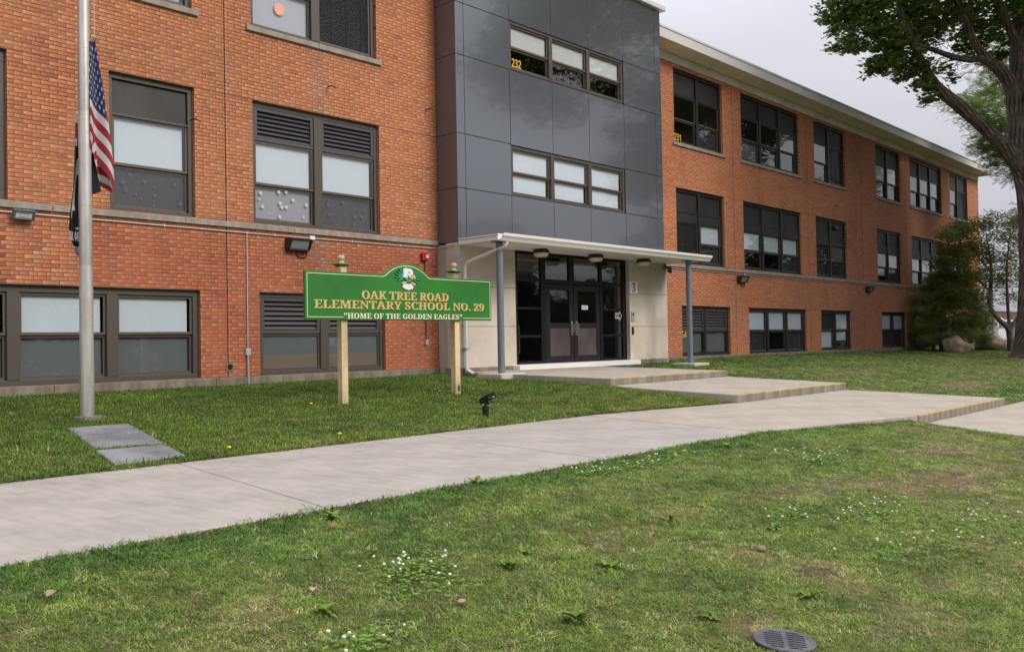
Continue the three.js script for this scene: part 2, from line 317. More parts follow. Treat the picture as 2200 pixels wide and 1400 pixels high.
// windows: a frame mesh holding sashes, panes, panels and louvre slats
const slatCache = new Map();
function slatGeo(w) { const k = w.toFixed(3); if (!slatCache.has(k)) { const s = poly([[0, 0], [0.012, 0.004], [0.075, -0.078], [0.068, -0.088]]); slatCache.set(k, prep(ext(s, w).rotateY(-Math.PI / 2).translate(w / 2, 0, 0))); } return slatCache.get(k); }
const BACK = { shade: 'shade', warm: 'shadeWarm', frost: 'frost', tan: 'frostTan', grey: 'greyBack', mist: 'mist', ink: 'greyDark', sky: 'skyBack' };
function makeWindow({ x0, x1, y0, y1 }, cols, { frame = M.bronze, trim = M.bronzeLight, panel = M.panel, z = -0.085, fw = 0.085, mw = 0.15 } = {}) {
  const n = cols.length, H = y1 - y0, geos = [rb(x0, x1, y1 - fw, y1, z - 0.11, z, 0.006), rb(x0, x1, y0, y0 + fw * 0.8, z - 0.11, z + 0.004, 0.006), rb(x0, x0 + fw, y0 + fw * 0.8, y1 - fw, z - 0.11, z - 0.001, 0.006), rb(x1 - fw, x1, y0 + fw * 0.8, y1 - fw, z - 0.11, z - 0.001, 0.006)];
  const cw = (x1 - x0 - 2 * fw - (n - 1) * mw) / n, sash = [], todo = [];
  cols.forEach((rows, i) => {
    const a = x0 + fw + i * (cw + mw), b = a + cw;
    if (i) geos.push(rb(a - mw, a, y0 + fw * 0.8, y1 - fw, z - 0.11, z + 0.012, 0.006));
    let top = y1 - fw, up = true;
    rows.forEach(([kind, f], r) => {
      const bot = r === rows.length - 1 ? y0 + fw * 0.8 : y1 - f * H;
      if (kind === 'panel' || kind === 'band') todo.push(['panel', [rb(a + 0.015, b - 0.015, bot + 0.03, top - 0.012, z - 0.09, z - (kind === 'band' ? 0.02 : 0.05), 0.004)], panel]), geos.push(bx(a, b, bot - 0.012, bot + 0.03, z - 0.1, z - 0.006));
      else if (kind === 'louver') todo.push(['louver', a, b, bot, top]);
      else {
        const zz = z - (up ? 0.035 : 0.07), t = 0.045; up = false;
        sash.push(bx(a, b, top - t, top, zz - 0.032, zz), bx(a, b, bot, bot + t * 1.1, zz - 0.032, zz + 0.001), bx(a, a + t, bot + t * 1.1, top - t, zz - 0.032, zz - 0.001), bx(b - t, b, bot + t * 1.1, top - t, zz - 0.032, zz - 0.001));
        todo.push(['glass', a + t, b - t, bot + t * 1.1, top - t, zz - 0.016, kind]);
      }
      top = bot;
    });
  });
  const w = mesh('window', geos, frame, school);
  if (sash.length) mesh('sash', sash, trim, w);
  for (const q of todo) {
    if (q[0] === 'panel') mesh('panel', q[1], q[2], w);
    else if (q[0] === 'louver') {
      const [, a, b, bot, top] = q, e = 0.075;
      mesh('louver_frame', [rb(a, b, top - e, top, z - 0.1, z - 0.012), rb(a, b, bot, bot + e, z - 0.1, z - 0.012), rb(a, a + e, bot + e, top - e, z - 0.1, z - 0.013), rb(b - e, b, bot + e, top - e, z - 0.1, z - 0.013)], M.louver, w);
      mesh('louver_back', bx(a + 0.01, b - 0.01, bot + 0.01, top - 0.01, z - 0.14, z - 0.13), M.void, w);
      const k = Math.max(5, Math.round((top - bot - 2 * e) / 0.098)), step = (top - bot - 2 * e) / k;
      for (let i = 0; i < k; i++) { const m = new THREE.Mesh(slatGeo(b - a - 2 * e), M.louver); m.name = 'slat'; m.position.set((a + b) / 2, top - e - i * step - 0.004, z - 0.105); m.castShadow = m.receiveShadow = true; w.add(m); }
    } else {
      const [, a, b, bot, top, zz, kind] = q;
      const pane = mesh('pane', new THREE.PlaneGeometry(b - a, top - bot).translate((a + b) / 2, (bot + top) / 2, zz), M.glass, w); pane.castShadow = false;
      if (kind === 'screen') {
        const bars = []; for (let y = bot + 0.02; y < top; y += 0.035) bars.push(bx(a, b, y, y + 0.016, zz + 0.012, zz + 0.016)); for (let x = a + 0.3; x < b - 0.1; x += 0.42) bars.push(bx(x, x + 0.02, bot, top, zz + 0.008, zz + 0.0115));
        mesh('insect_screen', bars, M.screen, w); mesh('blind', bx(a, b, bot, top, zz - 0.13, zz - 0.12), M.greyDark, w);
      } else if (kind === 'half') { mesh('roller_shade', bx(a + 0.02, b - 0.02, lerp(bot, top, 0.45), top, zz - 0.07, zz - 0.062), M.shade, w); mesh('shade_bar', bx(a + 0.02, b - 0.02, lerp(bot, top, 0.45) - 0.02, lerp(bot, top, 0.45), zz - 0.074, zz - 0.058), M.white, w); }
      else if (kind === 'tan') { mesh('frosted_film', bx(a, b, lerp(bot, top, 0.42), top, zz - 0.02, zz - 0.014), M.frost, w); mesh('frosted_film', bx(a, b, bot, lerp(bot, top, 0.42), zz - 0.02, zz - 0.014), M.frostTan, w); }
      else if (BACK[kind]) mesh(kind === 'shade' || kind === 'warm' ? 'roller_shade' : kind === 'frost' ? 'frosted_film' : 'blind', bx(a, b - (kind === 'shade' ? 0.035 : 0), bot, top, zz - 0.052, zz - 0.046), M[BACK[kind]], w);
    }
  }
  return w;
}
const LW = { frame: M.bronze };
const sashes = (a, b, m = 0.5) => [[a, m], [b, 1]];
// left wing
makeWindow(leftWin[0], [[['panel', 0.3], ['shade', 0.665], ['dark', 1]], [['panel', 0.3], ['shade', 0.665], ['dark', 1]]], { fw: 0.2 });
const winMid1 = makeWindow(leftWin[1], [[['panel', 0.3], ['shade', 0.665], ['ink', 1]]], { fw: 0.1 });
const winMid2 = makeWindow(leftWin[2], [[['louver', 0.315], ['shade', 0.675], ['mist', 1]], [['louver', 0.315], ['shade', 0.675], ['ink', 1]]], { fw: 0.1, mw: 0.2 });
makeWindow(leftWin[3], [[['panel', 0.3], ['shade', 0.66], ['sky', 1]], [['panel', 0.3], ['shade', 0.66], ['sky', 1]]], { fw: 0.1, mw: 0.2 });
const winUp2 = makeWindow(leftWin[4], [[['panel', 0.3], ['shade', 0.62], ['sky', 1]], [['panel', 0.3], ['screen', 1]]], { fw: 0.1, mw: 0.2 });
makeWindow(leftWin[5], [sashes('shade', 'frost'), sashes('shade', 'frost'), sashes('shade', 'frost'), sashes('shade', 'frost'), sashes('shade', 'frost')], { fw: 0.12, mw: 0.2 });
makeWindow(leftWin[6], [[['louver', 0.5], ['tan', 1]], [['louver', 0.5], ['tan', 1]]], { fw: 0.1, mw: 0.2, frame: M.bronze, trim: M.bronze });
// right wing
const RO = { frame: M.darkFrame, trim: M.bronze, panel: M.panelDark, fw: 0.1, mw: 0.14 };
const up = (k, p) => [['panel', 0.34], [k, 0.67], [p, 1]], mi = (k, p) => [['panel', 0.31], ['band', 0.435], [k, 0.71], [p, 1]];
const winU1 = makeWindow(W(...RX.u[0], 'u'), [up('dark', 'dark'), up('dark', 'ink')], RO);
makeWindow(W(...RX.u[1], 'u'), [up('dark', 'grey'), up('dark', 'dark'), up('grey', 'dark')], RO);
makeWindow(W(...RX.u[2], 'u'), [up('grey', 'ink'), [['panel', 0.34], ['screen', 1]]], RO);
makeWindow(W(...RX.u[3], 'u'), [up('shade', 'ink'), up('shade', 'ink')], RO);
makeWindow(W(...RX.u[4], 'u'), [up('grey', 'ink'), up('shade', 'ink'), up('shade', 'ink')], RO);
makeWindow(W(...RX.u[5], 'u'), [up('grey', 'ink'), [['panel', 0.34], ['screen', 1]]], RO);
makeWindow(W(...RX.m[0], 'm'), [[['panel', 0.31], ['band', 0.435], ['screen', 1]], mi('shade', 'ink')], RO);
makeWindow(W(...RX.m[1], 'm'), [mi('shade', 'dark'), mi('shade', 'dark'), mi('shade', 'ink')], RO);
const winM3 = makeWindow(W(...RX.m[2], 'm'), [mi('ink', 'ink'), mi('grey', 'ink')], RO);
makeWindow(W(...RX.m[3], 'm'), [mi('grey', 'half'), mi('shade', 'ink')], RO);
makeWindow(W(...RX.m[4], 'm'), [mi('shade', 'ink'), mi('shade', 'ink'), mi('shade', 'ink')], RO);
makeWindow(W(...RX.m[5], 'm'), [mi('shade', 'frost'), mi('ink', 'ink')], RO);
const winG1 = makeWindow(W(...RX.g[0], 'g'), [[['louver', 0.5], ['frost', 1]], [['louver', 0.5], ['frost', 1]]], { ...RO, trim: M.darkFrame });
makeWindow(W(...RX.g[1], 'g'), [sashes('shade', 'ink'), sashes('shade', 'dark'), sashes('shade', 'ink')], RO);
makeWindow(W(...RX.g[2], 'g'), [sashes('ink', 'shade'), sashes('shade', 'half')], RO);
const winG4 = makeWindow(W(...RX.g[3], 'g'), [sashes('shade', 'ink'), sashes('shade', 'ink')], RO);
makeWindow(W(...RX.g[4], 'g'), [sashes('shade', 'ink'), sashes('shade', 'ink'), sashes('shade', 'ink')], RO);
makeWindow(W(...RX.g[5], 'g'), [sashes('shade', 'ink'), sashes('shade', 'ink')], RO);
mesh('vent_hood', [ext(poly([[0, 0], [0.16, -0.2], [0, -0.2]]), 0.34).rotateY(-Math.PI / 2).translate(39.15, Y.m[1] - 0.2, -0.12)], M.darkFrame, winM3);
// numbers stuck on the glass, paper snowflakes and a paper flower
mesh('number_decal', lettering('231', font.sans, 0.42, 0.24, 0.003, 0, [26.2, 7.99, -0.11]), M.numYellow, winU1, 'yellow number 231');
mesh('number_decal', lettering('G41', font.sans, 0.40, 0.23, 0.003, 0, [26.4, 1.34, -0.105]), M.numYellow, winG1, 'yellow number G41');
mesh('number_decal', lettering('210', font.sans, 0.2, 0.14, 0.003, 0, [44.03, 2.12, -0.13]), M.numYellow, winG4, 'small yellow number');
function flake(r) { const s = new THREE.Shape(); for (let i = 0; i < 24; i++) { const a = (i / 24) * 6.2832, q = r * (i % 4 === 0 ? 1 : i % 2 ? 0.72 : 0.62); i ? s.lineTo(Math.cos(a) * q, Math.sin(a) * q) : s.moveTo(q, 0); } return prep(ext(s, 0.002)); }
const flakeGeo = [flake(0.05), flake(0.03), flake(0.015)], flakeMat = [plain(0.5, 0.52, 0.54, 0.9), plain(0.11, 0.115, 0.12, 0.9)];
function flakes(win, x0, x1, y0, y1, n, m) { for (let i = 0; i < n; i++) { const f = new THREE.Mesh(flakeGeo[rnd() < 0.55 ? 0 : rnd() < 0.5 ? 1 : 2], flakeMat[m]); f.name = 'paper_snowflake'; const gx = i % 4, gy = Math.floor(i / 4), gr = Math.ceil(n / 4); f.position.set(lerp(x0, x1, (gx + 0.5 + rr(-0.4, 0.4)) / 4), lerp(y0, y1, (gy + 0.5 + rr(-0.42, 0.42)) / gr), -0.1705); f.rotation.z = rr(0, 1); win.add(f); } }
flakes(winMid2, 10.35, 11.6, 3.98, 4.6, 15, 0); flakes(winMid2, 12.0, 13.25, 3.98, 4.6, 14, 1); flakes(winMid1, 7.4, 8.7, 3.98, 4.65, 13, 1);
mesh('paper_flower', (() => { const s = new THREE.Shape(); for (let i = 0; i < 80; i++) { const a = (i / 80) * 6.2832, q = 0.12 + 0.012 * Math.abs(Math.sin(a * 5)); i ? s.lineTo(Math.cos(a) * q, Math.sin(a) * q) : s.moveTo(q, 0); } return ext(s, 0.002); })().translate(10.93, 8.48, -0.17), plain(0.80, 0.40, 0.28, 0.9), winUp2);

// inside: floors, back wall and cross walls, seen dimly through clear glass
mesh('interior', [bx(-5.7, 59.4, 0.2, 0.45, -9, -0.3), bx(-5.7, 59.4, 3.25, 3.6, -9, -0.3), bx(-5.7, 59.4, 7.1, 7.45, -9, -0.3), bx(-6, 59.7, EAVE - 0.05, EAVE + 0.25, -9.2, 0.0), bx(-6, 59.7, 0.2, EAVE - 0.06, -9.4, -9.05),
  ...[-5.9, 9.5, 15.2, 24.2, 30, 36.1, 41.8, 47.4, 53.9, 59.35].map((x) => bx(x - 0.1, x + 0.1, 0.46, EAVE - 0.07, -9, -0.27))], M.interior, school);

// eaves: frieze board, boarded soffit, white fascia
for (const [a, b] of [[-6, 15.2], [24.15, 59.95]]) {
  mesh('frieze', rb(a, Math.min(b, 59.72), EAVE - 0.29, EAVE - 0.003, -0.2, 0.022, 0.006), M.frieze, school);
  const boards = []; for (let x = a; x < b - 0.02; x += 0.2) boards.push(rb(x + 0.004, Math.min(x + 0.2, b - 0.02) - 0.004, EAVE, EAVE + 0.02, 0.024, 0.72, 0.004)); mesh('soffit_board', boards, M.soffit, school).userData.kind = 'stuff';
  mesh('roof', [bx(a, b, EAVE + 0.27, EAVE + 0.36, -9.4, 0.7)], M.fascia, school);
  for (let x = a; x < b - 0.05; x += 3.6) mesh('fascia', [rb(x + 0.001, Math.min(x + 3.6, b) - 0.001, EAVE - 0.006, EAVE + 0.30, 0.722, 0.75, 0.006), rb(x + 0.001, Math.min(x + 3.6, b) - 0.001, EAVE + 0.302, EAVE + 0.39, 0.68, 0.775, 0.02)], M.fascia, school);
  if (b > 50) mesh('fascia', [rb(b - 0.03, b, EAVE - 0.006, EAVE + 0.385, -9.4, 0.719, 0.006)], M.fascia, school);
}
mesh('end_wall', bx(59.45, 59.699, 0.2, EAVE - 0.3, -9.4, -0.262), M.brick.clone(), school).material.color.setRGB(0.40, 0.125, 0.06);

// ------------------------------------------------------------------ entrance tower
const TX0 = 15.24, TX1 = 24.15, TZ = 0.745, TT = 11.58;
mesh('tower_wall', [bx(TX0 + 0.03, 17.15, 3.72, TT, -0.3, TZ - 0.03), bx(22.16, TX1 - 0.03, 3.72, TT, -0.3, TZ - 0.03), ...[[3.72, 5.05], [6.352, 8.31], [9.585, TT]].map(([a, b]) => bx(17.151, 22.159, a, b, -0.3, TZ - 0.03))], M.gap, school);
const cx = [TX0, 15.52, 17.158, 18.845, 20.455, 22.152, 23.828, TX1], cy = [3.74, 5.05, 6.375, 8.29, 9.57, TT];
for (let i = 0; i < 7; i++) for (let j = 0; j < 5; j++) {
  if (i > 1 && i < 5 && (j === 1 || j === 3)) continue;
  const lo = cy[j] + (i > 1 && i < 5 && (j === 2) ? -0.02 : 0), hi = cy[j + 1];
  mesh('cladding_panel', rb(cx[i] + (i ? 0.008 : 0), cx[i + 1] - (i < 6 ? 0.008 : 0), lo + 0.008, hi - 0.008, TZ - 0.028, TZ + rr(-0.0012, 0.0012), 0.003), M.clad, school);
}
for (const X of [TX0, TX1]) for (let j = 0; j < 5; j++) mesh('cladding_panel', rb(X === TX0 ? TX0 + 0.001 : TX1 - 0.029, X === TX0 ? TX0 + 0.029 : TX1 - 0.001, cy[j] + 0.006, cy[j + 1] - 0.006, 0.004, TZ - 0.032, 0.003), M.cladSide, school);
mesh('coping', [rb(TX0 - 0.12, TX1 + 0.2, TT + 0.01, TT + 0.16, -0.3, TZ + 0.12, 0.015)], M.fascia, school);
const TWo = { frame: M.bronze, trim: M.bronzeLight, z: TZ - 0.03, fw: 0.085, mw: 0.14 };
const winT = makeWindow({ x0: 17.17, x1: 22.14, y0: 8.316, y1: 9.585 }, [sashes('warm', 'dark', 0.54), sashes('warm', 'dark', 0.54), sashes('warm', 'dark', 0.54)], TWo);
makeWindow({ x0: 17.17, x1: 22.14, y0: 5.056, y1: 6.35 }, [sashes('shade', 'shade', 0.54), sashes('shade', 'shade', 0.54), sashes('shade', 'shade', 0.54)], TWo);
mesh('number_decal', lettering('232', font.sans, 0.36, 0.215, 0.003, 0, [17.36, 8.435, TZ - 0.105]), M.numYellow, winT, 'yellow number 232');
{ const g = []; for (let i = 0; i < 9; i++) g.push(tube([[19.3 + i * 0.1, 8.38, 0.3], [19.34 + i * 0.092, 8.78, 0.34]], 0.006, 5)); g.push(tube([[19.27, 8.4, 0.3], [20.15, 8.4, 0.3]], 0.007, 5), tube([[19.3, 8.6, 0.32], [20.13, 8.6, 0.32]], 0.006, 5), tube([[19.33, 8.79, 0.34], [20.1, 8.79, 0.34]], 0.007, 5)); mesh('wire_basket', g, M.galv, winT); }

// concrete ground storey of the tower, in panels
const JY = [0.3, 1.70, 2.68, 3.735];
for (let j = 0; j < 3; j++) {
  mesh('concrete_panel', rb(TX0, 17.24, JY[j] + 0.004, JY[j + 1] - 0.004, 0.3, TZ, 0.008), M.wallConc, school);
  mesh('concrete_panel', rb(22.24, 24.26, JY[j] + 0.004, JY[j + 1] - 0.004, 0.3, TZ, 0.008), M.wallConc, school);
}
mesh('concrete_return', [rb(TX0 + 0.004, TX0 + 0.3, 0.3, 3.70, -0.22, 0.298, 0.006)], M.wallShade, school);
mesh('concrete_return', [rb(24.0, 24.255, 0.3, 3.73, -0.22, 0.298, 0.006)], M.wallConc, school);
mesh('plinth', rb(TX0 - 0.01, 17.2, 0.2, 0.70, 0.2, TZ + 0.02, 0.012), M.base, school); mesh('plinth', rb(22.3, 24.28, 0.2, 0.72, 0.2, TZ + 0.02, 0.012), M.base, school);
mesh('lintel', bx(17.24, 22.24, 3.68, 3.735, 0.3, TZ - 0.01), M.wallConc, school);
mesh('threshold', [slab([[17.05, 0.715, 1.02], [22.36, 0.715, 1.02], [22.36, 0.72, 0.5], [17.05, 0.72, 0.5]], 0.585, 0.015)], M.white, school);

// glazed entrance screen and the two doors
{
  const z = 0.6, fr = [], g = (a, b, c, d, e = 0.05) => fr.push(rb(a, b, c, d, z - e, z + 0.02, 0.006));
  g(17.24, 22.26, 3.6, 3.68); g(17.24, 17.45, 0.72, 3.6); g(22.06, 22.26, 0.72, 3.6); g(18.38, 18.575, 0.72, 3.6, 0.06); g(20.96, 21.08, 0.72, 3.6, 0.06);
  g(17.45, 18.38, 2.885, 2.985); g(18.575, 20.96, 2.86, 2.975); g(21.08, 22.06, 2.88, 2.955);
  g(17.45, 18.38, 2.15, 2.215); g(17.45, 18.38, 1.415, 1.48); g(21.08, 22.06, 2.16, 2.22); g(21.08, 22.06, 1.42, 1.48);
  g(17.45, 18.38, 0.72, 0.79); g(21.08, 22.06, 0.72, 0.79); g(19.57, 19.80, 2.975, 3.6, 0.06);
  const ent = mesh('entrance_frame', fr, M.black, school);
  const pane = (a, b, c, d) => { const p = mesh('pane', new THREE.PlaneGeometry(b - a, d - c).translate((a + b) / 2, (c + d) / 2, z - 0.02), M.glass, ent); p.castShadow = false; };
  for (const [c, d] of [[0.79, 1.415], [1.48, 2.15], [2.215, 2.885], [2.985, 3.6]]) { pane(17.45, 18.38, c, d); pane(21.08, 22.06, c + 0.003, Math.min(d, 3.6)); }
  pane(18.575, 19.57, 2.975, 3.6); pane(19.80, 20.96, 2.975, 3.6);
  for (const [a, b, hx] of [[18.585, 19.755, 19.665], [19.775, 20.95, 19.865]]) {
    const s = 0.17, d = mesh('door', [rb(a, b, 2.69, 2.85, z - 0.035, z + 0.01), rb(a, b, 0.735, 0.9, z - 0.035, z + 0.01), rb(a, a + s, 0.9, 2.69, z - 0.035, z + 0.009), rb(b - s, b, 0.9, 2.69, z - 0.035, z + 0.009), rb(a + s, b - s, 1.66, 1.80, z - 0.035, z + 0.008)], M.doorLeaf, school);
    const p = mesh('pane', new THREE.PlaneGeometry(b - a - 2 * s, 0.89).translate((a + b) / 2, 2.245, z - 0.02), M.glass, d); p.castShadow = false;
    mesh('kick_panel', rb(a + s, b - s, 0.9, 1.66, z - 0.02, z - 0.002, 0.004), M.kick, d);
    mesh('handle', [rb(hx - 0.045, hx + 0.045, 1.46, 1.85, z + 0.01, z + 0.026, 0.008), tube([[hx, 1.52, z + 0.026], [hx, 1.54, z + 0.09], [hx, 1.76, z + 0.09], [hx, 1.78, z + 0.026]], 0.014, 8)], M.steel, d);
  }
}
// stairs behind the left side light
{
  const st = []; for (let i = 0; i < 9; i++) st.push(bx(17.3 + 0.0, 18.7, 0.62 + i * 0.17, 0.62 + (i + 1) * 0.17, -0.9 - i * 0.28, -0.6 - i * 0.28));
  const s = mesh('stair', [...st, bx(15.4, 24.0, 0.46, 0.6, -8, 0.3)], plain(0.2, 0.19, 0.17, 0.7), school);
  const r = []; for (const x of [17.32, 18.72]) { r.push(tube([[x, 1.7, -0.5], [x, 3.3, -3.2]], 0.03, 6), tube([[x, 1.0, -0.5], [x, 2.6, -3.2]], 0.025, 6)); for (let i = 0; i < 14; i++) r.push(tube([[x, 1.0 + i * 0.115, -0.5 - i * 0.19], [x, 1.7 + i * 0.115, -0.5 - i * 0.19]], 0.009, 5)); }
  mesh('railing', r, M.galv, s);
}

// canopy with gutter, columns, footings and downspout
{
  const c = mesh('canopy', [rb(15.22, 24.38, 3.655, 3.77, 0.75, 2.05, 0.012), rb(15.2, 24.4, 3.772, 3.80, 0.75, 2.09, 0.008)], M.white, school);
  const prof = poly([[0, 0], [0.12, -0.01], [0.16, 0.05], [0.21, 0.10], [0.22, 0.16], [0.2, 0.165], [0.19, 0.12], [0.11, 0.03], [0.02, 0.02], [0.015, 0.165], [0, 0.165]]);
  for (let i = 0; i < 4; i++) { const a = 15.2 + i * 2.31, b = i === 3 ? 24.44 : a + 2.306; mesh('gutter', ext(prof, b - a).rotateY(-Math.PI / 2).translate(b, 3.645, 2.06), M.white, c); }
  for (const [x, w] of [[15.44, 0.083], [23.67, 0.083]]) {
    mesh('column', [cyl(x, 0.55, 3.64, 1.9, w, w, 28), cyl(x, 3.64, 3.654, 1.9, 0.2, 0.2, 28)], M.columnBlue, c);
    mesh('footing', [rb(x - 0.42, x + 0.42, 0.3, 0.585, 1.5, 2.3, 0.025)], M.wallConc, c);
  }
  const pts = [[15.42, 3.64, 2.16], [15.42, 3.57, 2.14], [15.40, 3.50, 2.04], [15.36, 3.24, 0.96], [15.355, 3.17, 0.86], [15.35, 3.05, 0.84], [15.34, 0.72, 0.84]];
  const dsp = mesh('downspout', [tube(pts, 0.052, 4, 60), tube([[15.34, 0.74, 0.84], [15.35, 0.65, 0.86], [15.42, 0.56, 1.0]], 0.055, 4)], plain(0.72, 0.72, 0.72, 0.4), school);
  mesh('strap', [bx(15.27, 15.41, 2.2, 2.24, 0.746, 0.905), bx(15.27, 15.41, 1.15, 1.19, 0.746, 0.905)], M.galv, dsp);
}

// ------------------------------------------------------------------ ground, walks, road
const GZ = [-60, 0, 2.5, 5, 6.75, 8, 10.45, 11.3, 14, 20, 23, 60];
const GX = [-200, 12, 15.2, 20.3, 32, 46, 300];
const GY = [
  [0.5, 0.54, 0.34, 0.14, -0.005, -0.005, -0.005, -0.07, -0.30, -0.46, -0.5, -0.5],
  [0.5, 0.54, 0.36, 0.17, 0.02, -0.005, -0.005, -0.07, -0.30, -0.46, -0.5, -0.5],
  [0.5, 0.545, 0.43, 0.36, 0.22, 0.09, 0.0, -0.06, -0.31, -0.46, -0.5, -0.5],
  [0.55, 0.61, 0.47, 0.34, 0.21, 0.11, -0.06, -0.12, -0.24, -0.42, -0.5, -0.5],
  [0.55, 0.635, 0.52, 0.38, 0.28, 0.21, 0.07, 0.02, -0.16, -0.4, -0.5, -0.5],
  [0.45, 0.52, 0.42, 0.34, 0.25, 0.18, 0.05, 0.0, -0.15, -0.4, -0.5, -0.5],
  [0.4, 0.5, 0.42, 0.34, 0.25, 0.18, 0.05, 0.0, -0.15, -0.4, -0.5, -0.5]];
function bracket(A, v) { let i = 0; while (i < A.length - 2 && v > A[i + 1]) i++; return [i, clamp((v - A[i]) / (A[i + 1] - A[i]), 0, 1)]; }
function groundY(x, z) { const [i, a] = bracket(GX, x), [j, b] = bracket(GZ, z); return lerp(lerp(GY[i][j], GY[i][j + 1], b), lerp(GY[i + 1][j], GY[i + 1][j + 1], b), a) + 0.018 * perlin.noise(x * 0.7, 3.1, z * 0.7) * (z > 0 && z < 20 ? 1 : 0); }
const inPoly = (p, x, z) => { let c = false; for (let i = 0, j = p.length - 1; i < p.length; j = i++) if (p[i][1] > z !== p[j][1] > z && x < ((p[j][0] - p[i][0]) * (z - p[i][1])) / (p[j][1] - p[i][1]) + p[i][0]) c = !c; return c; };
const WALK_NEAR = 10.45, WALK_FAR = 6.75;
const jx = (x, z) => x - 0.175 * (z - WALK_FAR);           // the joints run a little askew
const PAVED = [
  [[-60, WALK_FAR], [12.4, WALK_FAR], [11.5, WALK_NEAR], [-60, WALK_NEAR]],
  [[12.4, WALK_FAR], [15.3, 8.0], [15.3, 11.3], [11.5, WALK_NEAR]],
  [[15.3, 8.0], [20.22, 8.0], [20.22, 11.3], [15.3, 11.3]], [[15.3, 5.0], [20.22, 5.0], [20.22, 8.05], [15.3, 8.05]], [[15.4, 0.7], [20.22, 0.7], [20.22, 5.07], [15.4, 5.07]],
  [[15.05, 11.25], [26, 11.25], [26, 20], [14.1, 20]]];
const STONES = [[[4.894, 3.90], [5.70, 3.97], [5.565, 4.74], [4.77, 4.69]], [[4.735, 4.735], [5.545, 4.785], [5.41, 5.56], [4.605, 5.48]], [[4.53, 5.66], [5.36, 5.73], [5.215, 6.49], [4.35, 6.58]]];
const paved = (x, z) => PAVED.some((p) => inPoly(p, x, z));
const stoned = (x, z) => STONES.some((p) => inPoly(p, x, z));

// how green or dry the lawn is: 0 straw, 1 lush
const DRY = [[4.5, 14.05, 0.55, 0.30], [5.0, 14.6, 0.8, 0.5], [5.9, 13.9, 0.5, 0.4], [10.58, 3.42, 0.35, 0.18], [9.62, 3.7, 0.22, 0.2], [14.4, 6.6, 0.7, 0.22], [12.6, 5.9, 0.6, 0.2], [21.2, 8.4, 1.8, 0.8], [24, 9.5, 2.4, 0.8], [26, 6.3, 3.2, 0.5], [31, 8.5, 3, 0.8], [6.4, 5.6, 0.9, 0.25], [8.7, 4.9, 0.8, 0.2], [12.4, 12.6, 1.4, 0.6], [14.4, 11.7, 1.1, 0.35], [5.1, 12.4, 0.8, 0.4], [7.0, 12.3, 1.0, 0.4], [8.4, 12.6, 0.9, 0.35], [10.8, 13.4, 1.3, 0.5], [16.0, 3.1, 0.5, 0.2], [24.3, 1.3, 0.8, 0.4], [6.0, 13.2, 0.25, 0.2], [9.5, 14.5, 0.8, 0.5]];
function lush(x, z) {
  let g = 0.60 + 0.55 * fbm3(x * 0.42, 0.5, z * 0.55, 4) + 0.55 * fbm3(x * 1.7, 5.5, z * 1.9, 3) + 0.35 * fbm3(x * 6, 2.5, z * 6, 2);
  if (z < WALK_FAR && x < 15.5) g += 0.34 * (1 - sstep(z, 3.5, 6.5)) + 0.20;
  if (z > WALK_NEAR - 0.2) g += 0.5 * (1 - sstep(z - WALK_NEAR, 0.05, 0.75)) - 0.12 * sstep(z, 11, 13);
  if (x > 20) g += -0.12 * sstep(x, 22, 30) + 0.30 * (1 - sstep(z, 1, 4));
  for (const [a, b, rx, rz] of DRY) { const q = ((x - a) / rx) ** 2 + ((z - b) / rz) ** 2; if (q < 4) g -= 0.5 * Math.exp(-q * 1.2) * (0.75 + 0.8 * fbm3(x * 3.1, 8.5, z * 3.1, 2)); }
  return clamp(g, 0, 1.15);
}
const GREEN = [0.118, 0.228, 0.028], YGREEN = [0.22, 0.32, 0.046], STRAW = [0.42, 0.36, 0.175];
function lawnTone(x, z, out) { const g = lush(x, z), a = sstep(g, 0.30, 0.95), b = sstep(g, -0.05, 0.42); for (let i = 0; i < 3; i++) out[i] = lerp(STRAW[i], lerp(YGREEN[i], GREEN[i], a), b); return out; }
{
  const xs = [], zs = []; const fill = (A, list) => { for (const [a, b, s] of list) for (let v = a; v < b - 1e-6; v += s) A.push(v); };
  fill(xs, [[-400, -60, 85], [-60, -4, 8], [-4, 24, 0.2], [24, 64, 0.5], [64, 120, 8], [120, 601, 120]]); fill(zs, [[-400, -40, 90], [-40, 0, 8], [0, 17, 0.2], [17, 24, 1], [24, 80, 8], [80, 401, 80]]);
  const P = [], C = [], U = [], I = [], t = [0, 0, 0];
  zs.forEach((z) => xs.forEach((x) => {
    let y = groundY(x, z); if (paved(x, z)) y -= 0.16; else if (stoned(x, z)) y -= 0.05;
    P.push(x, y, z); U.push(x, z); lawnTone(x, z, t); C.push(t[0] * 0.36 + 0.016, t[1] * 0.34 + 0.012, t[2] * 0.45 + 0.008);
  }));
  const n = xs.length; for (let j = 0; j < zs.length - 1; j++) for (let i = 0; i < n - 1; i++) { const a = j * n + i; I.push(a, a + n, a + 1, a + 1, a + n, a + n + 1); }
  const g = new THREE.BufferGeometry(); g.setAttribute('position', new THREE.Float32BufferAttribute(P, 3)); g.setAttribute('color', new THREE.Float32BufferAttribute(C, 3)); g.setAttribute('uv', new THREE.Float32BufferAttribute(U, 2)); g.setIndex(I); g.computeVertexNormals();
  const m = new THREE.Mesh(g, M_({ vertexColors: true, map: T.soil, roughness: 1, bumpMap: T.grainB, bumpScale: 0.02 })); m.receiveShadow = true; m.name = 'ground'; scene.add(m); struct(m, 'soil of the lawns around the school and its walks');
}
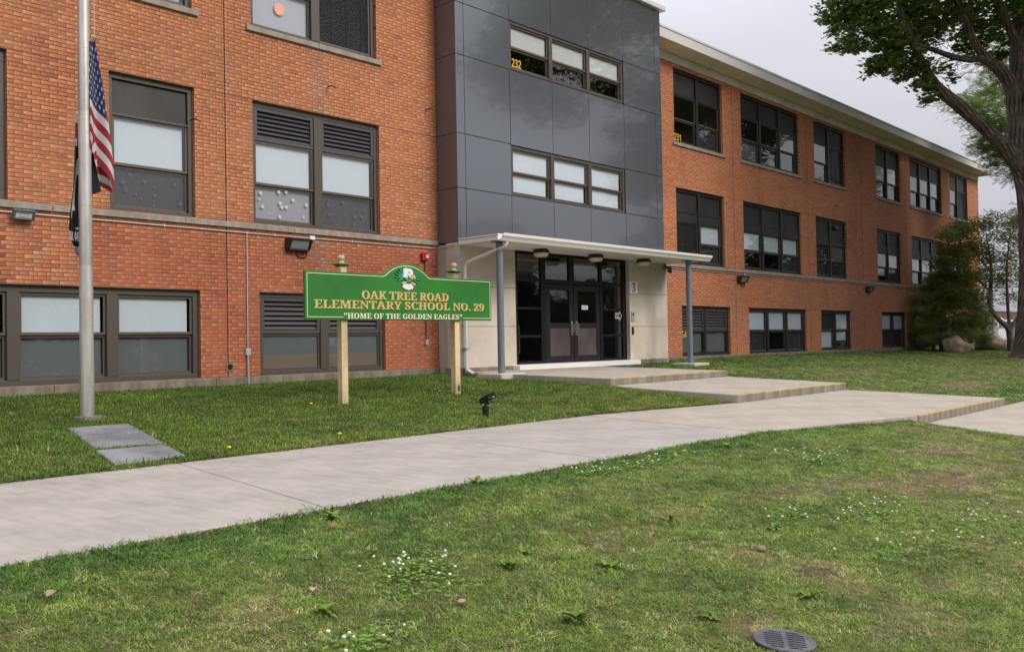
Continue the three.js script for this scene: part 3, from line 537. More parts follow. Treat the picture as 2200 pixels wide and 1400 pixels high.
// the sidewalk, slab by slab
{
  const s = struct(thing('sidewalk', '', ''), 'pale grey concrete sidewalk running past the school'); delete s.userData.category;
  const J = [-9, -5.5, -2, 1.3, 4.98, 8.65, 12.4];
  for (let i = 0; i < J.length - 1; i++) { const a = J[i] + 0.006, b = J[i + 1] - 0.006; mesh('paving_slab', slab([[jx(a, WALK_NEAR), 0.012, WALK_NEAR], [i === 5 ? 11.5 : jx(b, WALK_NEAR), 0.012, WALK_NEAR], [b, 0.012, WALK_FAR], [a, 0.012, WALK_FAR]], -0.2, 0.01), M.walk, s); }
  mesh('paving_slab', slab([[-60, 0.012, WALK_NEAR], [jx(-9.01, WALK_NEAR), 0.012, WALK_NEAR], [-9.01, 0.012, WALK_FAR], [-60, 0.012, WALK_FAR]], -0.2), M.walk, s);
}
{
  const s = struct(thing('entrance_walk', '', ''), 'beige concrete walk climbing three low steps to the entrance'); delete s.userData.category;
  const P = [15.3, 16.94, 18.6, 20.22], e = 0.005;
  mesh('paving_slab', slab([[11.515, 0.016, WALK_NEAR], [15.29, 0.0, 11.28], [15.29, 0.096, 8.0], [12.41, 0.016, WALK_FAR]], -0.2), M.tier, s);
  for (const [zf, zb, yf, yb, x0] of [[11.3, 8.06, 0.0, 0.097, 15.3], [8.05, 5.08, 0.25, 0.354, 15.3], [5.07, 0.78, 0.505, 0.60, 15.4]]) for (let i = 0; i < 3; i++) {
    const a = i ? P[i] + e : x0, b = P[i + 1] - e, zm = (zf + zb) / 2 - 0.1, ym = lerp(yf, yb, (zf - zm) / (zf - zb));
    mesh('paving_slab', slab([[a, ym, zm - e], [b, ym, zm - e], [b, yb, zb], [a, yb, zb]], yf - 0.35), M.tier, s);
    mesh('paving_slab', slab([[a, yf, zf], [b, yf, zf], [b, ym, zm + e], [a, ym, zm + e]], yf - 0.35, 0.012), M.tier, s);
    mesh('step_riser', rb(a + 0.002, b - 0.002, yf - 0.3, yf - 0.022, zf - 0.06, zf + 0.004, 0.006), M.riser, s);
    mesh('yellow_edge', rb(a + 0.004, b - 0.004, yf - 0.02, yf + 0.005, zf - 0.06, zf + 0.006, 0.006), M.yellow, s);
  }
  for (let i = 0; i < 4; i++) { const z0 = 11.33 + i * 2.1, z1 = z0 + 2.09, y = (z) => -0.14 - 0.04 * (z - 11.3); mesh('paving_slab', slab([[15.05 - 0.1 * (z1 - 11.3), y(z1), z1], [26, y(z1), z1], [26, y(z0), z0], [15.05 - 0.1 * (z0 - 11.3), y(z0), z0]], -0.8), M.tier, s); }
}
STONES.forEach((q, i) => {
  const p = [q[3], q[2], q[1], q[0]].map(([x, z]) => [x, groundY(x, z) + 0.02, z]);
  const m = mesh('stepping_stone', slab(p, groundY(q[3][0], q[3][1]) - 0.12, 0.012), M.slate.clone()); m.material.color.multiplyScalar([1.0, 0.93, 1.07][i]);
  tag(m, ['grey slate slab nearest the foot of the flagpole', 'grey slate slab between the two other slabs by the flagpole', 'grey slate slab touching the edge of the sidewalk'][i], 'paving stone');
});
{ const r = mesh('road', bx(-300, 400, -0.75, -0.62, 24.5, 34), M_({ color: col(0.06, 0.06, 0.062), roughness: 0.95, map: T.patch })); struct(r, 'grey asphalt street in front of the lawn'); const k = mesh('kerb', rb(-300, 400, -0.8, -0.47, 24.3, 24.49, 0.02), M.base); struct(k, 'concrete kerb of the street'); }

// grass: small tufts of blades
function tuft(n, R, h, w, seed) {
  const g = mulberry(seed), P = [], N = [];
  for (let i = 0; i < n; i++) {
    const flat = g() < 0.3, a = g() * 6.283, r = R * Math.sqrt(g()), x = Math.cos(a) * r, z = Math.sin(a) * r, d = g() * 6.283, hh = h * (flat ? 0.25 + 0.3 * g() : 0.4 + 0.85 * g() * g()), lean = flat ? h * (0.9 + 0.7 * g()) : hh * (0.25 + 0.9 * g()), ww = w * (0.7 + 0.6 * g());
    const dx = Math.cos(d), dz = Math.sin(d), q = (t, s) => [x + dx * lean * t * t - dz * ww * s, hh * t * (1 - 0.22 * t), z + dz * lean * t * t + dx * ww * s];
    const a0 = q(0, 0.5), b0 = q(0, -0.5), a1 = q(0.55, 0.42), b1 = q(0.55, -0.42), tip = q(1, 0);
    P.push(...a0, ...b0, ...b1, ...a0, ...b1, ...a1, ...a1, ...b1, ...tip);
  }
  const geo = new THREE.BufferGeometry(); for (let i = 0; i < P.length; i += 9) { const ny = (P[i + 5] - P[i + 2]) * (P[i + 6] - P[i]) - (P[i + 3] - P[i]) * (P[i + 8] - P[i + 2]); if (ny < 0) for (let k = 0; k < 3; k++) { const q = P[i + 3 + k]; P[i + 3 + k] = P[i + 6 + k]; P[i + 6 + k] = q; } }
  geo.setAttribute('position', new THREE.Float32BufferAttribute(P, 3)); geo.computeVertexNormals();
  const nn = geo.attributes.normal; for (let i = 0; i < nn.count; i++) { const v = V(nn.getX(i), nn.getY(i), nn.getZ(i)); v.lerp(V(0, 1, 0), 0.5).normalize(); nn.setXYZ(i, v.x, v.y, v.z); }
  return prep(geo);
}
const grassMat = P_({ color: 0xffffff, roughness: 0.85, side: THREE.DoubleSide, specularIntensity: 0.35, transmission: 0.35, thickness: 0 });
const LAWNS = [
  ['near_lawn', 'mown grass between the sidewalk and the camera', [[0.2, WALK_NEAR - 0.02, 16, 17.2]], 0.036, tuft(17, 0.052, 0.050, 0.0046, 5), 0.9],
  ['left_lawn', 'mown grass between the sidewalk and the left wing', [[1, 0.02, 15.6, 8.15]], 0.046, tuft(15, 0.065, 0.050, 0.0055, 6), 0.9],
  ['right_lawn', 'mown grass right of the entrance walk', [[15.3, 0.03, 62, 14]], 0.090, tuft(15, 0.12, 0.050, 0.010, 7), 0.9]];
const tmpM = new THREE.Matrix4(), tmpQ = new THREE.Quaternion(), tmpE = new THREE.Euler();
for (const [name, label, rects, step, geo] of LAWNS) {
  const mats = [], cols = [], t = [0, 0, 0];
  for (const [x0, z0, x1, z1] of rects) for (let x = x0; x < x1; x += step) for (let z = z0; z < z1; z += step) {
    const px = x + rr(-0.5, 0.5) * step, pz = z + rr(-0.5, 0.5) * step;
    const y = groundY(px, pz), c = ndc(px, y, pz); if (Math.abs(c.x) > 1.22 || c.y < -1.3 || c.z > 1) continue;
    const creep = rnd() < 0.4 ? 0.035 : 0; if (paved(px, pz + (name === 'near_lawn' ? creep : -creep)) || stoned(px, pz) || (pz < TZ + 0.04 && px > TX0 - 0.05 && px < TX1 + 0.15) || Math.hypot(px - 4.5, pz - 14.26) < 0.163 || (name === 'right_lawn' && px < 20.25 && pz > 10)) continue;
    if (name === 'right_lawn' && px < 15.7) continue; if (name === 'near_lawn' && pz > 11.3 && px > 14.9) continue;
    const g = lush(px, pz); if (rnd() > 0.45 + 1.25 * g) continue;
    lawnTone(px, pz, t); if (name === 'left_lawn') { t[0] *= 1.22; t[1] *= 1.02; }
    const pick = rnd(), k = rr(0.55, 1.3) * (1 + 0.75 * fbm3(px * 4.5, 7.7, pz * 4.5, 3) + 0.5 * fbm3(px * 1.1, 1.7, pz * 1.3, 2)), edge = (pz > WALK_NEAR && pz < WALK_NEAR + 0.1) || (pz < WALK_FAR && pz > WALK_FAR - 0.08), s = rr(0.7, 1.2) * (0.72 + 0.38 * clamp(g, 0, 1)) * (edge ? 1.35 : 1) * (1 + (rnd() < 0.02 ? 0.5 : 0));
    const dry = pick < (name === 'left_lawn' ? 0.04 : 0.10) + 0.25 * (1 - clamp(g, 0, 1)) ? rr(0.25, 0.7) : 0;
    cols.push(lerp(t[0], 0.58, dry) * k * rr(0.9, 1.1), lerp(t[1], 0.52, dry) * k, lerp(t[2], 0.27, dry) * k);
    tmpE.set(rr(-0.2, 0.2), rr(0, 6.28), rr(-0.2, 0.2)); tmpQ.setFromEuler(tmpE);
    tmpM.compose(V(px, y - 0.004, pz), tmpQ, V(s, s * rr(0.75, 1.2), s)); mats.push(tmpM.clone());
  }
  const im = new THREE.InstancedMesh(geo, grassMat, mats.length); const c = new THREE.Color();
  mats.forEach((m, i) => { im.setMatrixAt(i, m); im.setColorAt(i, c.setRGB(cols[3 * i], cols[3 * i + 1], cols[3 * i + 2])); });
  im.name = name + '_grass'; im.userData = { kind: 'stuff', label, category: 'grass' }; im.receiveShadow = im.castShadow = true; scene.add(im);
  console.log(name, mats.length);
}

// white clover in patches: round heads on stalks over three-part leaves
const cloverLeaf = plain(0.13, 0.25, 0.035, 1, { side: THREE.DoubleSide }), cloverHead = plain(0.62, 0.60, 0.50, 0.95);
function cloverPatch(label, pts, spread) {
  const o = thing('clover_patch', label, 'clover'); o.userData.kind = 'stuff'; const heads = [], leaves = [];
  for (const [cx0, cz0, rx, rz, n] of pts) {
    for (let i = 0; i < n; i++) {
      const a = rr(0, 6.283), r = Math.sqrt(rnd()), x = cx0 + Math.cos(a) * r * rx * rr(0.5, 1.5), z = cz0 + Math.sin(a) * r * rz * rr(0.5, 1.5); if (paved(x, z) || rnd() < 0.3) continue;
      const y = groundY(x, z), h = rr(0.05, 0.095), s = rr(0.008, 0.0118), lx = rr(-0.02, 0.02);
      heads.push(new THREE.IcosahedronGeometry(s, 1).scale(1, 0.85, 1).translate(x + lx, y + h, z)); leaves.push(tube([[x, y, z], [x + lx * 0.5, y + h * 0.6, z], [x + lx, y + h, z]], 0.0014, 3, 3));
    }
    for (let i = 0; i < n * 6; i++) {
      const a = rr(0, 6.283), r = Math.sqrt(rnd()) * rr(0.4, 1.6), x = cx0 + Math.cos(a) * r * rx, z = cz0 + Math.sin(a) * r * rz; if (paved(x, z)) continue;
      const y = groundY(x, z) + rr(0.02, 0.045), q = rr(0, 6.28);
      for (let k = 0; k < 3; k++) { const t = q + k * 2.094; leaves.push(new THREE.CircleGeometry(0.009, 5).rotateX(-1.57 + rr(-0.3, 0.3)).translate(x + Math.cos(t) * 0.009, y, z + Math.sin(t) * 0.009)); }
    }
  }
  const k = (n, l, m) => { const q = mesh(n, l, m, o); q.userData.kind = 'stuff'; }; k('flower_head', heads, cloverHead); k('clover_leaf', leaves, cloverLeaf);
}
cloverPatch('white clover patch in the lawn between sidewalk and drain', [[3.77, 12.2, 0.34, 0.30, 34]]);
cloverPatch('white clover patch hugging the sidewalk edge', [[8.0, 10.92, 0.85, 0.22, 44], [7.2, 10.85, 0.35, 0.14, 12]]);
cloverPatch('round clover patch with dense white heads near the lower walk', [[10.1, 11.86, 0.62, 0.42, 42]]);
cloverPatch('long loose clover patch in mid lawn', [[7.2, 12.95, 0.35, 0.2, 12], [7.75, 13.4, 0.75, 0.3, 30]]);
cloverPatch('scattered clover heads at the right edge of the lawn', [[7.3, 14.2, 0.5, 0.35, 16], [8.4, 14.3, 0.6, 0.45, 20], [6.7, 13.9, 0.4, 0.2, 7]]);
cloverPatch('small clover clump at the bottom edge of the lawn', [[2.85, 12.82, 0.25, 0.16, 12]]);
cloverPatch('distant clover specks beside the upper step', [[24, 9.8, 2.6, 0.7, 60], [30, 6, 6, 2.5, 50], [40, 4, 5, 2, 40]]);

// broad leaved weeds
const weedMats = [plain(0.24, 0.39, 0.05, 1, { side: THREE.DoubleSide, map: T.patch }), plain(0.25, 0.38, 0.05, 1, { side: THREE.DoubleSide, map: T.patch }), plain(0.20, 0.33, 0.05, 1, { side: THREE.DoubleSide, map: T.patch })];
function weedLeaf(L, w, lobes, droop) {
  const n = 8, P = []; const row = []; for (let i = 0; i <= n; i++) { const t = i / n, ww = w * Math.sin(Math.PI * Math.pow(t, 0.8)) * (lobes ? 0.55 + 0.45 * Math.abs(Math.cos(t * Math.PI * lobes)) : 1) + 0.003, y = L * (0.55 * t - droop * t * t); row.push([[L * t, y + ww * 0.3, ww], [L * t, y, 0], [L * t, y + ww * 0.3, -ww]]); }
  for (let i = 0; i < n; i++) for (let j = 0; j < 2; j++) P.push(...row[i][j], ...row[i + 1][j], ...row[i + 1][j + 1], ...row[i][j], ...row[i + 1][j + 1], ...row[i][j + 1]);
  const g = new THREE.BufferGeometry(); g.setAttribute('position', new THREE.Float32BufferAttribute(P, 3)); g.computeVertexNormals(); return g;
}
function weed(label, x, z, L, n, m, lobes) { L *= 0.6; const o = thing('broadleaf_weed', label, 'weed', [x, groundY(x, z) + 0.008, z]); for (let i = 0; i < n + 4; i++) { const q = mesh('leaf', weedLeaf(L * rr(0.5, 1.1), L * rr(0.13, 0.24), lobes, rr(0.1, 0.6)), weedMats[(m + (rnd() < 0.3 ? 1 : 0)) % 3], o); q.rotation.set(rr(-0.3, 0.3), i * 2.4 + rr(-0.4, 0.4), rr(-0.2, 0.5)); q.position.set(rr(-0.035, 0.035), rr(-0.01, 0.01), rr(-0.035, 0.035)); } }
weed('dark weed with upright leaves at the edge of the sidewalk', 6.0, 10.52, 0.17, 7, 2, 0);
weed('leafy weed at the end of the sidewalk joint', 4.2, 10.72, 0.19, 9, 0, 0);
weed('small weed rosette right of the clover patch', 4.66, 12.3, 0.13, 8, 1, 2.5);
weed('tall lobed weed left of the drain', 3.95, 13.3, 0.20, 10, 1, 3.5);
weed('low dark weed in front of the clover patch', 2.96, 12.35, 0.15, 9, 2, 2.5);
weed('dark weed rosette in mid lawn', 4.32, 12.45, 0.15, 9, 2, 0);
weed('bright lobed weed above the low weed', 4.85, 12.85, 0.14, 8, 0, 3.5);
weed('flat grey green weed just behind the drain', 4.55, 13.78, 0.15, 8, 2, 2.5);
weed('yellow green weed right of the drain', 5.35, 14.0, 0.14, 8, 1, 3.5);
weed('leafy weed by the end of the beige concrete', 9.9, 10.85, 0.18, 8, 0, 0);
weed('dark weed right of the lobed weed', 6.3, 12.4, 0.13, 8, 2, 2.5);
weed('weed at the foot of the long clover patch', 6.7, 13.1, 0.13, 8, 0, 2.5);
// fallen leaves, dandelions and a pebble
const leafMats = [plain(0.30, 0.20, 0.12, 0.8, { side: THREE.DoubleSide }), plain(0.26, 0.10, 0.05, 0.8, { side: THREE.DoubleSide }), plain(0.42, 0.28, 0.20, 0.8, { side: THREE.DoubleSide })];
function fallen(label, x, z, L, m, turn) { L *= 0.68; const q = mesh('fallen_leaf', weedLeaf(L, L * 0.3, 2.5, 0.5), leafMats[m]); q.position.set(x, groundY(x, z) + 0.035, z); q.rotation.set(rr(-0.3, 0.3), turn, rr(-0.25, 0.1)); tag(q, label, 'leaf'); }
fallen('curled tan leaf at the left edge of the lawn', 1.92, 11.27, 0.11, 0, 0.6); fallen('reddish dry leaf near the sidewalk joint', 3.97, 11.02, 0.13, 1, 0.2); fallen('pale dry leaf left of the clover patch', 3.07, 12.08, 0.11, 2, 0.9); fallen('dry leaf on the lawn between the sign posts', 12.24, 3.24, 0.12, 2, 0.3);
{ const p = mesh('pebble', new THREE.DodecahedronGeometry(0.022, 1).scale(1.3, 0.6, 1).translate(3.62, groundY(3.62, 12.73) + 0.03, 12.73), plain(0.36, 0.22, 0.19, 0.9)); tag(p, 'pinkish pebble lying in the grass', 'pebble'); }
{ const p = mesh('stone', new THREE.DodecahedronGeometry(0.035, 1).scale(1.1, 0.7, 1).translate(6.06, groundY(6.06, 13.32) + 0.02, 13.32), plain(0.24, 0.16, 0.11, 0.9)); tag(p, 'brown stone in the lawn below the long clover patch', 'stone'); }
for (const [x, z, l] of [[5.69, 6.62, 'yellow dandelion at the sidewalk edge near the slate slabs'], [8.89, 3.7, 'yellow dandelion left of the left sign post'], [7.43, 6.45, 'small yellow dandelion at the far sidewalk edge']]) {
  const y = groundY(x, z), d = thing('dandelion', l, 'flower', [x, y, z]); mesh('flower_head', new THREE.SphereGeometry(0.028, 10, 6).scale(1, 0.55, 1).translate(0.01, 0.075, 0), plain(0.85, 0.55, 0.01, 0.8), d); mesh('stem', tube([[0, 0, 0], [0.01, 0.07, 0]], 0.003, 5), cloverLeaf, d);
}

// ------------------------------------------------------------------ the school sign
{
  const z0 = 3.63, z1 = 3.68, s = thing('school_sign', 'green carved school sign on two cream posts with gold lettering', 'sign');
  const outline = (m) => { const p = [[8.825 + m, 1.742 + m], [13.29 - m, 1.742 + m], [13.29 - m, 2.562 - m], [11.66 - m * 0.55, 2.562 - m]]; const R = 0.80 - m, cyA = 2.779 - 0.80, hw = 0.535 - m * 0.6, a0 = Math.asin(hw / R); for (let i = 0; i <= 20; i++) { const a = lerp(a0, -a0, i / 20); p.push([11.06 + Math.sin(a) * R, cyA + Math.cos(a) * R]); } p.push([10.46 + m * 0.55, 2.562 - m], [8.825 + m, 2.562 - m]); return p; };
  mesh('board', ext(poly(outline(0.006)), z1 - z0 - 0.012, 0.006).translate(0, 0, z0 + 0.006), M.signGreen, s);
  const line = (pts) => tube(pts.map(([x, y]) => [x, y, z1 + 0.002]), 0.0075, 6, pts.length * 3), o = outline(0.042), L = [];
  const seg = (a, b) => L.push(tube([[a[0], a[1], z1 + 0.002], [b[0], b[1], z1 + 0.002]], 0.0065, 6, 1));
  seg(o[0], [9.60, o[0][1]]); seg([12.48, o[1][1]], o[1]); seg(o[1], o[2]); seg(o[2], o[3]); L.push(line([o[3], ...o.slice(4, 25)])); seg(o[24], o[25]); seg(o[25], o[26] ?? o[0]); seg(o[26] ?? o[25], o[0]);
  mesh('border_line', L, M.creamText, s);
  mesh('lettering', lettering('OAK TREE ROAD', font.serif, 2.09, 0.145, 0.010, 0.006, [10.006, 2.107, z1 - 0.002]), M.gold, s, 'gold letters reading OAK TREE ROAD');
  mesh('lettering', lettering('ELEMENTARY SCHOOL NO. 29', font.serif, 4.07, 0.140, 0.010, 0.006, [9.0, 1.934, z1 - 0.002]), M.gold, s, 'gold letters reading ELEMENTARY SCHOOL NO. 29');
  mesh('lettering', lettering('"HOME OF THE GOLDEN EAGLES"', font.serif, 2.84, 0.094, 0.006, 0, [9.616, 1.762, z1 - 0.001]), M.creamText, s, 'cream letters reading "HOME OF THE GOLDEN EAGLES"');
  for (const x of [9.665, 12.375]) {
    const y = groundY(x, 3.57) - 0.1, p = mesh('post', [rb(x - 0.066, x + 0.066, y, 2.672, 3.50, 3.629, 0.008, 2)], M.signCream, s);
    mesh('post_cap', [rb(x - 0.088, x + 0.088, 2.673, 2.69, 3.477, 3.653, 0.005), rb(x - 0.112, x + 0.112, 2.691, 2.722, 3.453, 3.677, 0.01, 2)], M.capGreen, p);
    const prof = [[0.0, 2.722], [0.06, 2.722], [0.062, 2.735], [0.045, 2.748], [0.034, 2.765], [0.037, 2.775], [0.052, 2.79], [0.06, 2.81], [0.061, 2.83], [0.052, 2.855], [0.035, 2.868], [0.0, 2.872]].map(([r, h]) => new THREE.Vector2(r, h));
    mesh('finial', new THREE.LatheGeometry(prof, 24).translate(x, 0, 3.565), M.signCream, p);
  }
  mesh('rot_patch', [new THREE.IcosahedronGeometry(0.03, 1).scale(1, 2.2, 0.25).translate(12.39, groundY(12.375, 3.57) + 0.12, 3.63)], plain(0.07, 0.045, 0.03, 0.95), s);
  // carved eagle
  const E = mesh('eagle_emblem', ext(poly([[-0.12, -0.02], [-0.08, 0.1], [0.1, 0.1], [0.14, -0.02], [0.05, -0.1], [-0.05, -0.1]]), 0.012, 0.004).translate(11.07, 2.47, z1 - 0.002), plain(0.008, 0.035, 0.02, 0.5), s);
  const e = (px, py) => [11.075 + ((px - 800) / 17.5) * 0.0112, 2.495 - ((py - 700) / 17.5) * 0.0082];
  const pc = (name, pts, d, mat) => mesh(name, ext(poly(pts.map(([a, b]) => e(a, b))), d, 0.004).translate(0, 0, z1 - 0.001), mat, E);
  const dk = plain(0.006, 0.032, 0.018, 0.45), lt = plain(0.02, 0.30, 0.13, 0.45), wh = plain(0.72, 0.72, 0.76, 0.5);
  const feather = (bx0, by0, tx, ty, w) => { const dx = tx - bx0, dy = ty - by0, l = Math.hypot(dx, dy), nx = -dy / l, ny = dx / l, P = []; for (let i = 0; i <= 6; i++) { const t = i / 6, q = w * Math.sin(Math.PI * (0.12 + 0.86 * t)); P.push([bx0 + dx * t + nx * (q + l * 0.09 * Math.sin(Math.PI * t)), by0 + dy * t + ny * (q + l * 0.09 * Math.sin(Math.PI * t))]); } for (let i = 6; i >= 0; i--) { const t = i / 6, q = w * Math.sin(Math.PI * (0.12 + 0.86 * t)); P.push([bx0 + dx * t - nx * (q - l * 0.09 * Math.sin(Math.PI * t)), by0 + dy * t - ny * (q - l * 0.09 * Math.sin(Math.PI * t))]); } return P; };
  for (const [a, b, c, d] of [[640, 620, 455, 325], [620, 640, 375, 400], [600, 670, 290, 500], [600, 690, 305, 650], [640, 720, 395, 790]]) { pc('wing_feather', feather(a, b, c, d, 44), 0.008, dk); pc('wing_feather', feather(a - 14, b - 4, c + 28, d + 2, 22), 0.015, lt); }
  for (const [a, b, c, d] of [[960, 620, 1070, 345], [975, 650, 1185, 440], [985, 680, 1270, 550], [985, 700, 1260, 715], [960, 720, 1170, 830]]) { pc('wing_feather', feather(c, d, a, b, 40), 0.008, dk); pc('wing_feather', feather(c - 16, d + 2, a + 10, b - 4, 20), 0.015, lt); }
  pc('breast', [[690, 680], [970, 680], [950, 760], [840, 825], [750, 780]], 0.02, lt);
  pc('tail', [[640, 890], [950, 890], [1000, 1010], [965, 1080], [920, 1060], [905, 1110], [860, 1085], [800, 1140], [755, 1085], [700, 1105], [680, 1065], [630, 1060], [590, 990]], 0.016, wh);
  pc('head', [[600, 310], [650, 330], [640, 275], [700, 310], [720, 255], [780, 295], [880, 290], [950, 340], [980, 430], [960, 530], [880, 560], [780, 560], [790, 640], [750, 670], [740, 610], [690, 670], [690, 610], [600, 655], [640, 580], [580, 565], [640, 530], [625, 450], [630, 420], [600, 390], [650, 380]], 0.022, wh);
  pc('eye', [[795, 440], [815, 395], [850, 390], [872, 430], [855, 470], [815, 470]], 0.029, plain(0.25, 0.5, 0.68, 0.4));
  pc('beak', [[760, 540], [860, 545], [890, 500], [990, 525], [1055, 590], [1045, 680], [1020, 700], [1000, 640], [940, 620], [960, 680], [930, 692], [850, 655]], 0.032, M.gold);
  pc('foot', [[560, 840], [620, 810], [750, 805], [720, 860], [640, 860], [620, 930], [580, 910]], 0.024, M.gold); pc('foot', [[890, 820], [990, 820], [1060, 860], [1065, 930], [1010, 930], [980, 870], [900, 855]], 0.024, M.gold);
}

// ------------------------------------------------------------------ flagpole and flags
const FX = 5.445, FZ = 3.22;
{
  const gy = groundY(FX, FZ), f = thing('flagpole', 'brushed aluminium flagpole on a low concrete collar in the lawn', 'flagpole', [FX, gy, FZ]);
  mesh('pole', new THREE.CylinderGeometry(0.062, 0.098, 11, 40, 20, true).translate(0, 5.5, 0), M.alum, f);
  mesh('collar', new THREE.CylinderGeometry(0.19, 0.22, 0.10, 28).translate(0.01, 0.0, 0), M.base, f);
  mesh('joint_ring', [new THREE.TorusGeometry(0.0835, 0.003, 6, 32).rotateX(1.5708).translate(0, 4.35, 0), new THREE.TorusGeometry(0.089, 0.003, 6, 32).rotateX(1.5708).translate(0, 3.05, 0), new THREE.TorusGeometry(0.0795, 0.003, 6, 32).rotateX(1.5708).translate(0, 5.3, 0)], M.galv, f);
  mesh('halyard', [tube([[0.135, 10.5, 0.02], [0.14, 7.5, 0.03], [0.14, 5.46, 0.03]], 0.005, 5)], plain(0.55, 0.53, 0.5, 0.8), f);
  mesh('halyard_snap', [new THREE.TorusGeometry(0.018, 0.006, 6, 12).translate(0.14, 5.47, 0.03), tube([[0.14, 5.45, 0.03], [0.145, 5.40, 0.03]], 0.009, 6)], M.rust, f);
  mesh('ball', new THREE.SphereGeometry(0.1, 16, 12).translate(0, 11.05, 0), M.gold, f);
}
// the printed cloth of the flags
function canvasTex(w, h, draw) { const c = document.createElement('canvas'); c.width = w; c.height = h; draw(c.getContext('2d'), w, h); const t = new THREE.CanvasTexture(c); t.colorSpace = THREE.SRGBColorSpace; return t; }
const usTex = canvasTex(760, 400, (g, w, h) => {
  for (let i = 0; i < 13; i++) { g.fillStyle = i % 2 ? '#b7b0ab' : '#85112a'; g.fillRect(0, (i * h) / 13, w, h / 13 + 1); }
  g.fillStyle = '#1c1f4d'; g.fillRect(0, 0, w * 0.4, (h * 7) / 13); g.fillStyle = '#c9c4c0';
  for (let r = 0; r < 9; r++) for (let c = 0; c < (r % 2 ? 5 : 6); c++) { const x = (w * 0.4 * (1 + 2 * c + (r % 2))) / 12, y = ((h * 7) / 13) * ((r + 1) / 10); g.beginPath(); for (let k = 0; k < 10; k++) { const a = -Math.PI / 2 + (k * Math.PI) / 5, q = k % 2 ? 4.4 : 11; g.lineTo(x + Math.cos(a) * q, y + Math.sin(a) * q); } g.fill(); }
});
const powTex = canvasTex(600, 400, (g, w, h) => { g.fillStyle = '#0c0c0f'; g.fillRect(0, 0, w, h); g.fillStyle = '#d6d4d2'; g.font = 'bold 62px serif'; g.textAlign = 'center'; g.fillText('POW \u2605 MIA', w / 2, 68); g.beginPath(); g.arc(w / 2, 205, 105, 0, 6.3); g.fill(); g.fillStyle = '#0c0c0f'; g.beginPath(); g.ellipse(w / 2 - 8, 205, 42, 58, 0, 0, 6.3); g.fill(); g.fillRect(w / 2 - 70, 255, 120, 50); g.fillStyle = '#d6d4d2'; g.font = 'bold 40px sans-serif'; g.fillText('YOU ARE NOT', w / 2, 345); g.fillText('FORGOTTEN', w / 2, 388); });
// a hanging sheet: f(s, t) -> [x, y, z, u, v]
function sheet(f, ns, nt) {
  const P = [], U = [], I = []; for (let j = 0; j <= nt; j++) for (let i = 0; i <= ns; i++) { const [x, y, z, u, v] = f(i / ns, j / nt); P.push(x, y, z); U.push(u, v); }
  for (let j = 0; j < nt; j++) for (let i = 0; i < ns; i++) { const a = j * (ns + 1) + i; I.push(a, a + ns + 1, a + 1, a + 1, a + ns + 1, a + ns + 2); }
  const g = new THREE.BufferGeometry(); g.setAttribute('position', new THREE.Float32BufferAttribute(P, 3)); g.setAttribute('uv', new THREE.Float32BufferAttribute(U, 2)); g.setIndex(I); g.computeVertexNormals(); return g;
}
const interp = (tab, y) => { for (let i = 0; i < tab.length - 1; i++) if (y >= tab[i + 1][0]) return lerp(tab[i + 1][1], tab[i][1], (y - tab[i + 1][0]) / (tab[i][0] - tab[i + 1][0])); return tab[tab.length - 1][1]; };
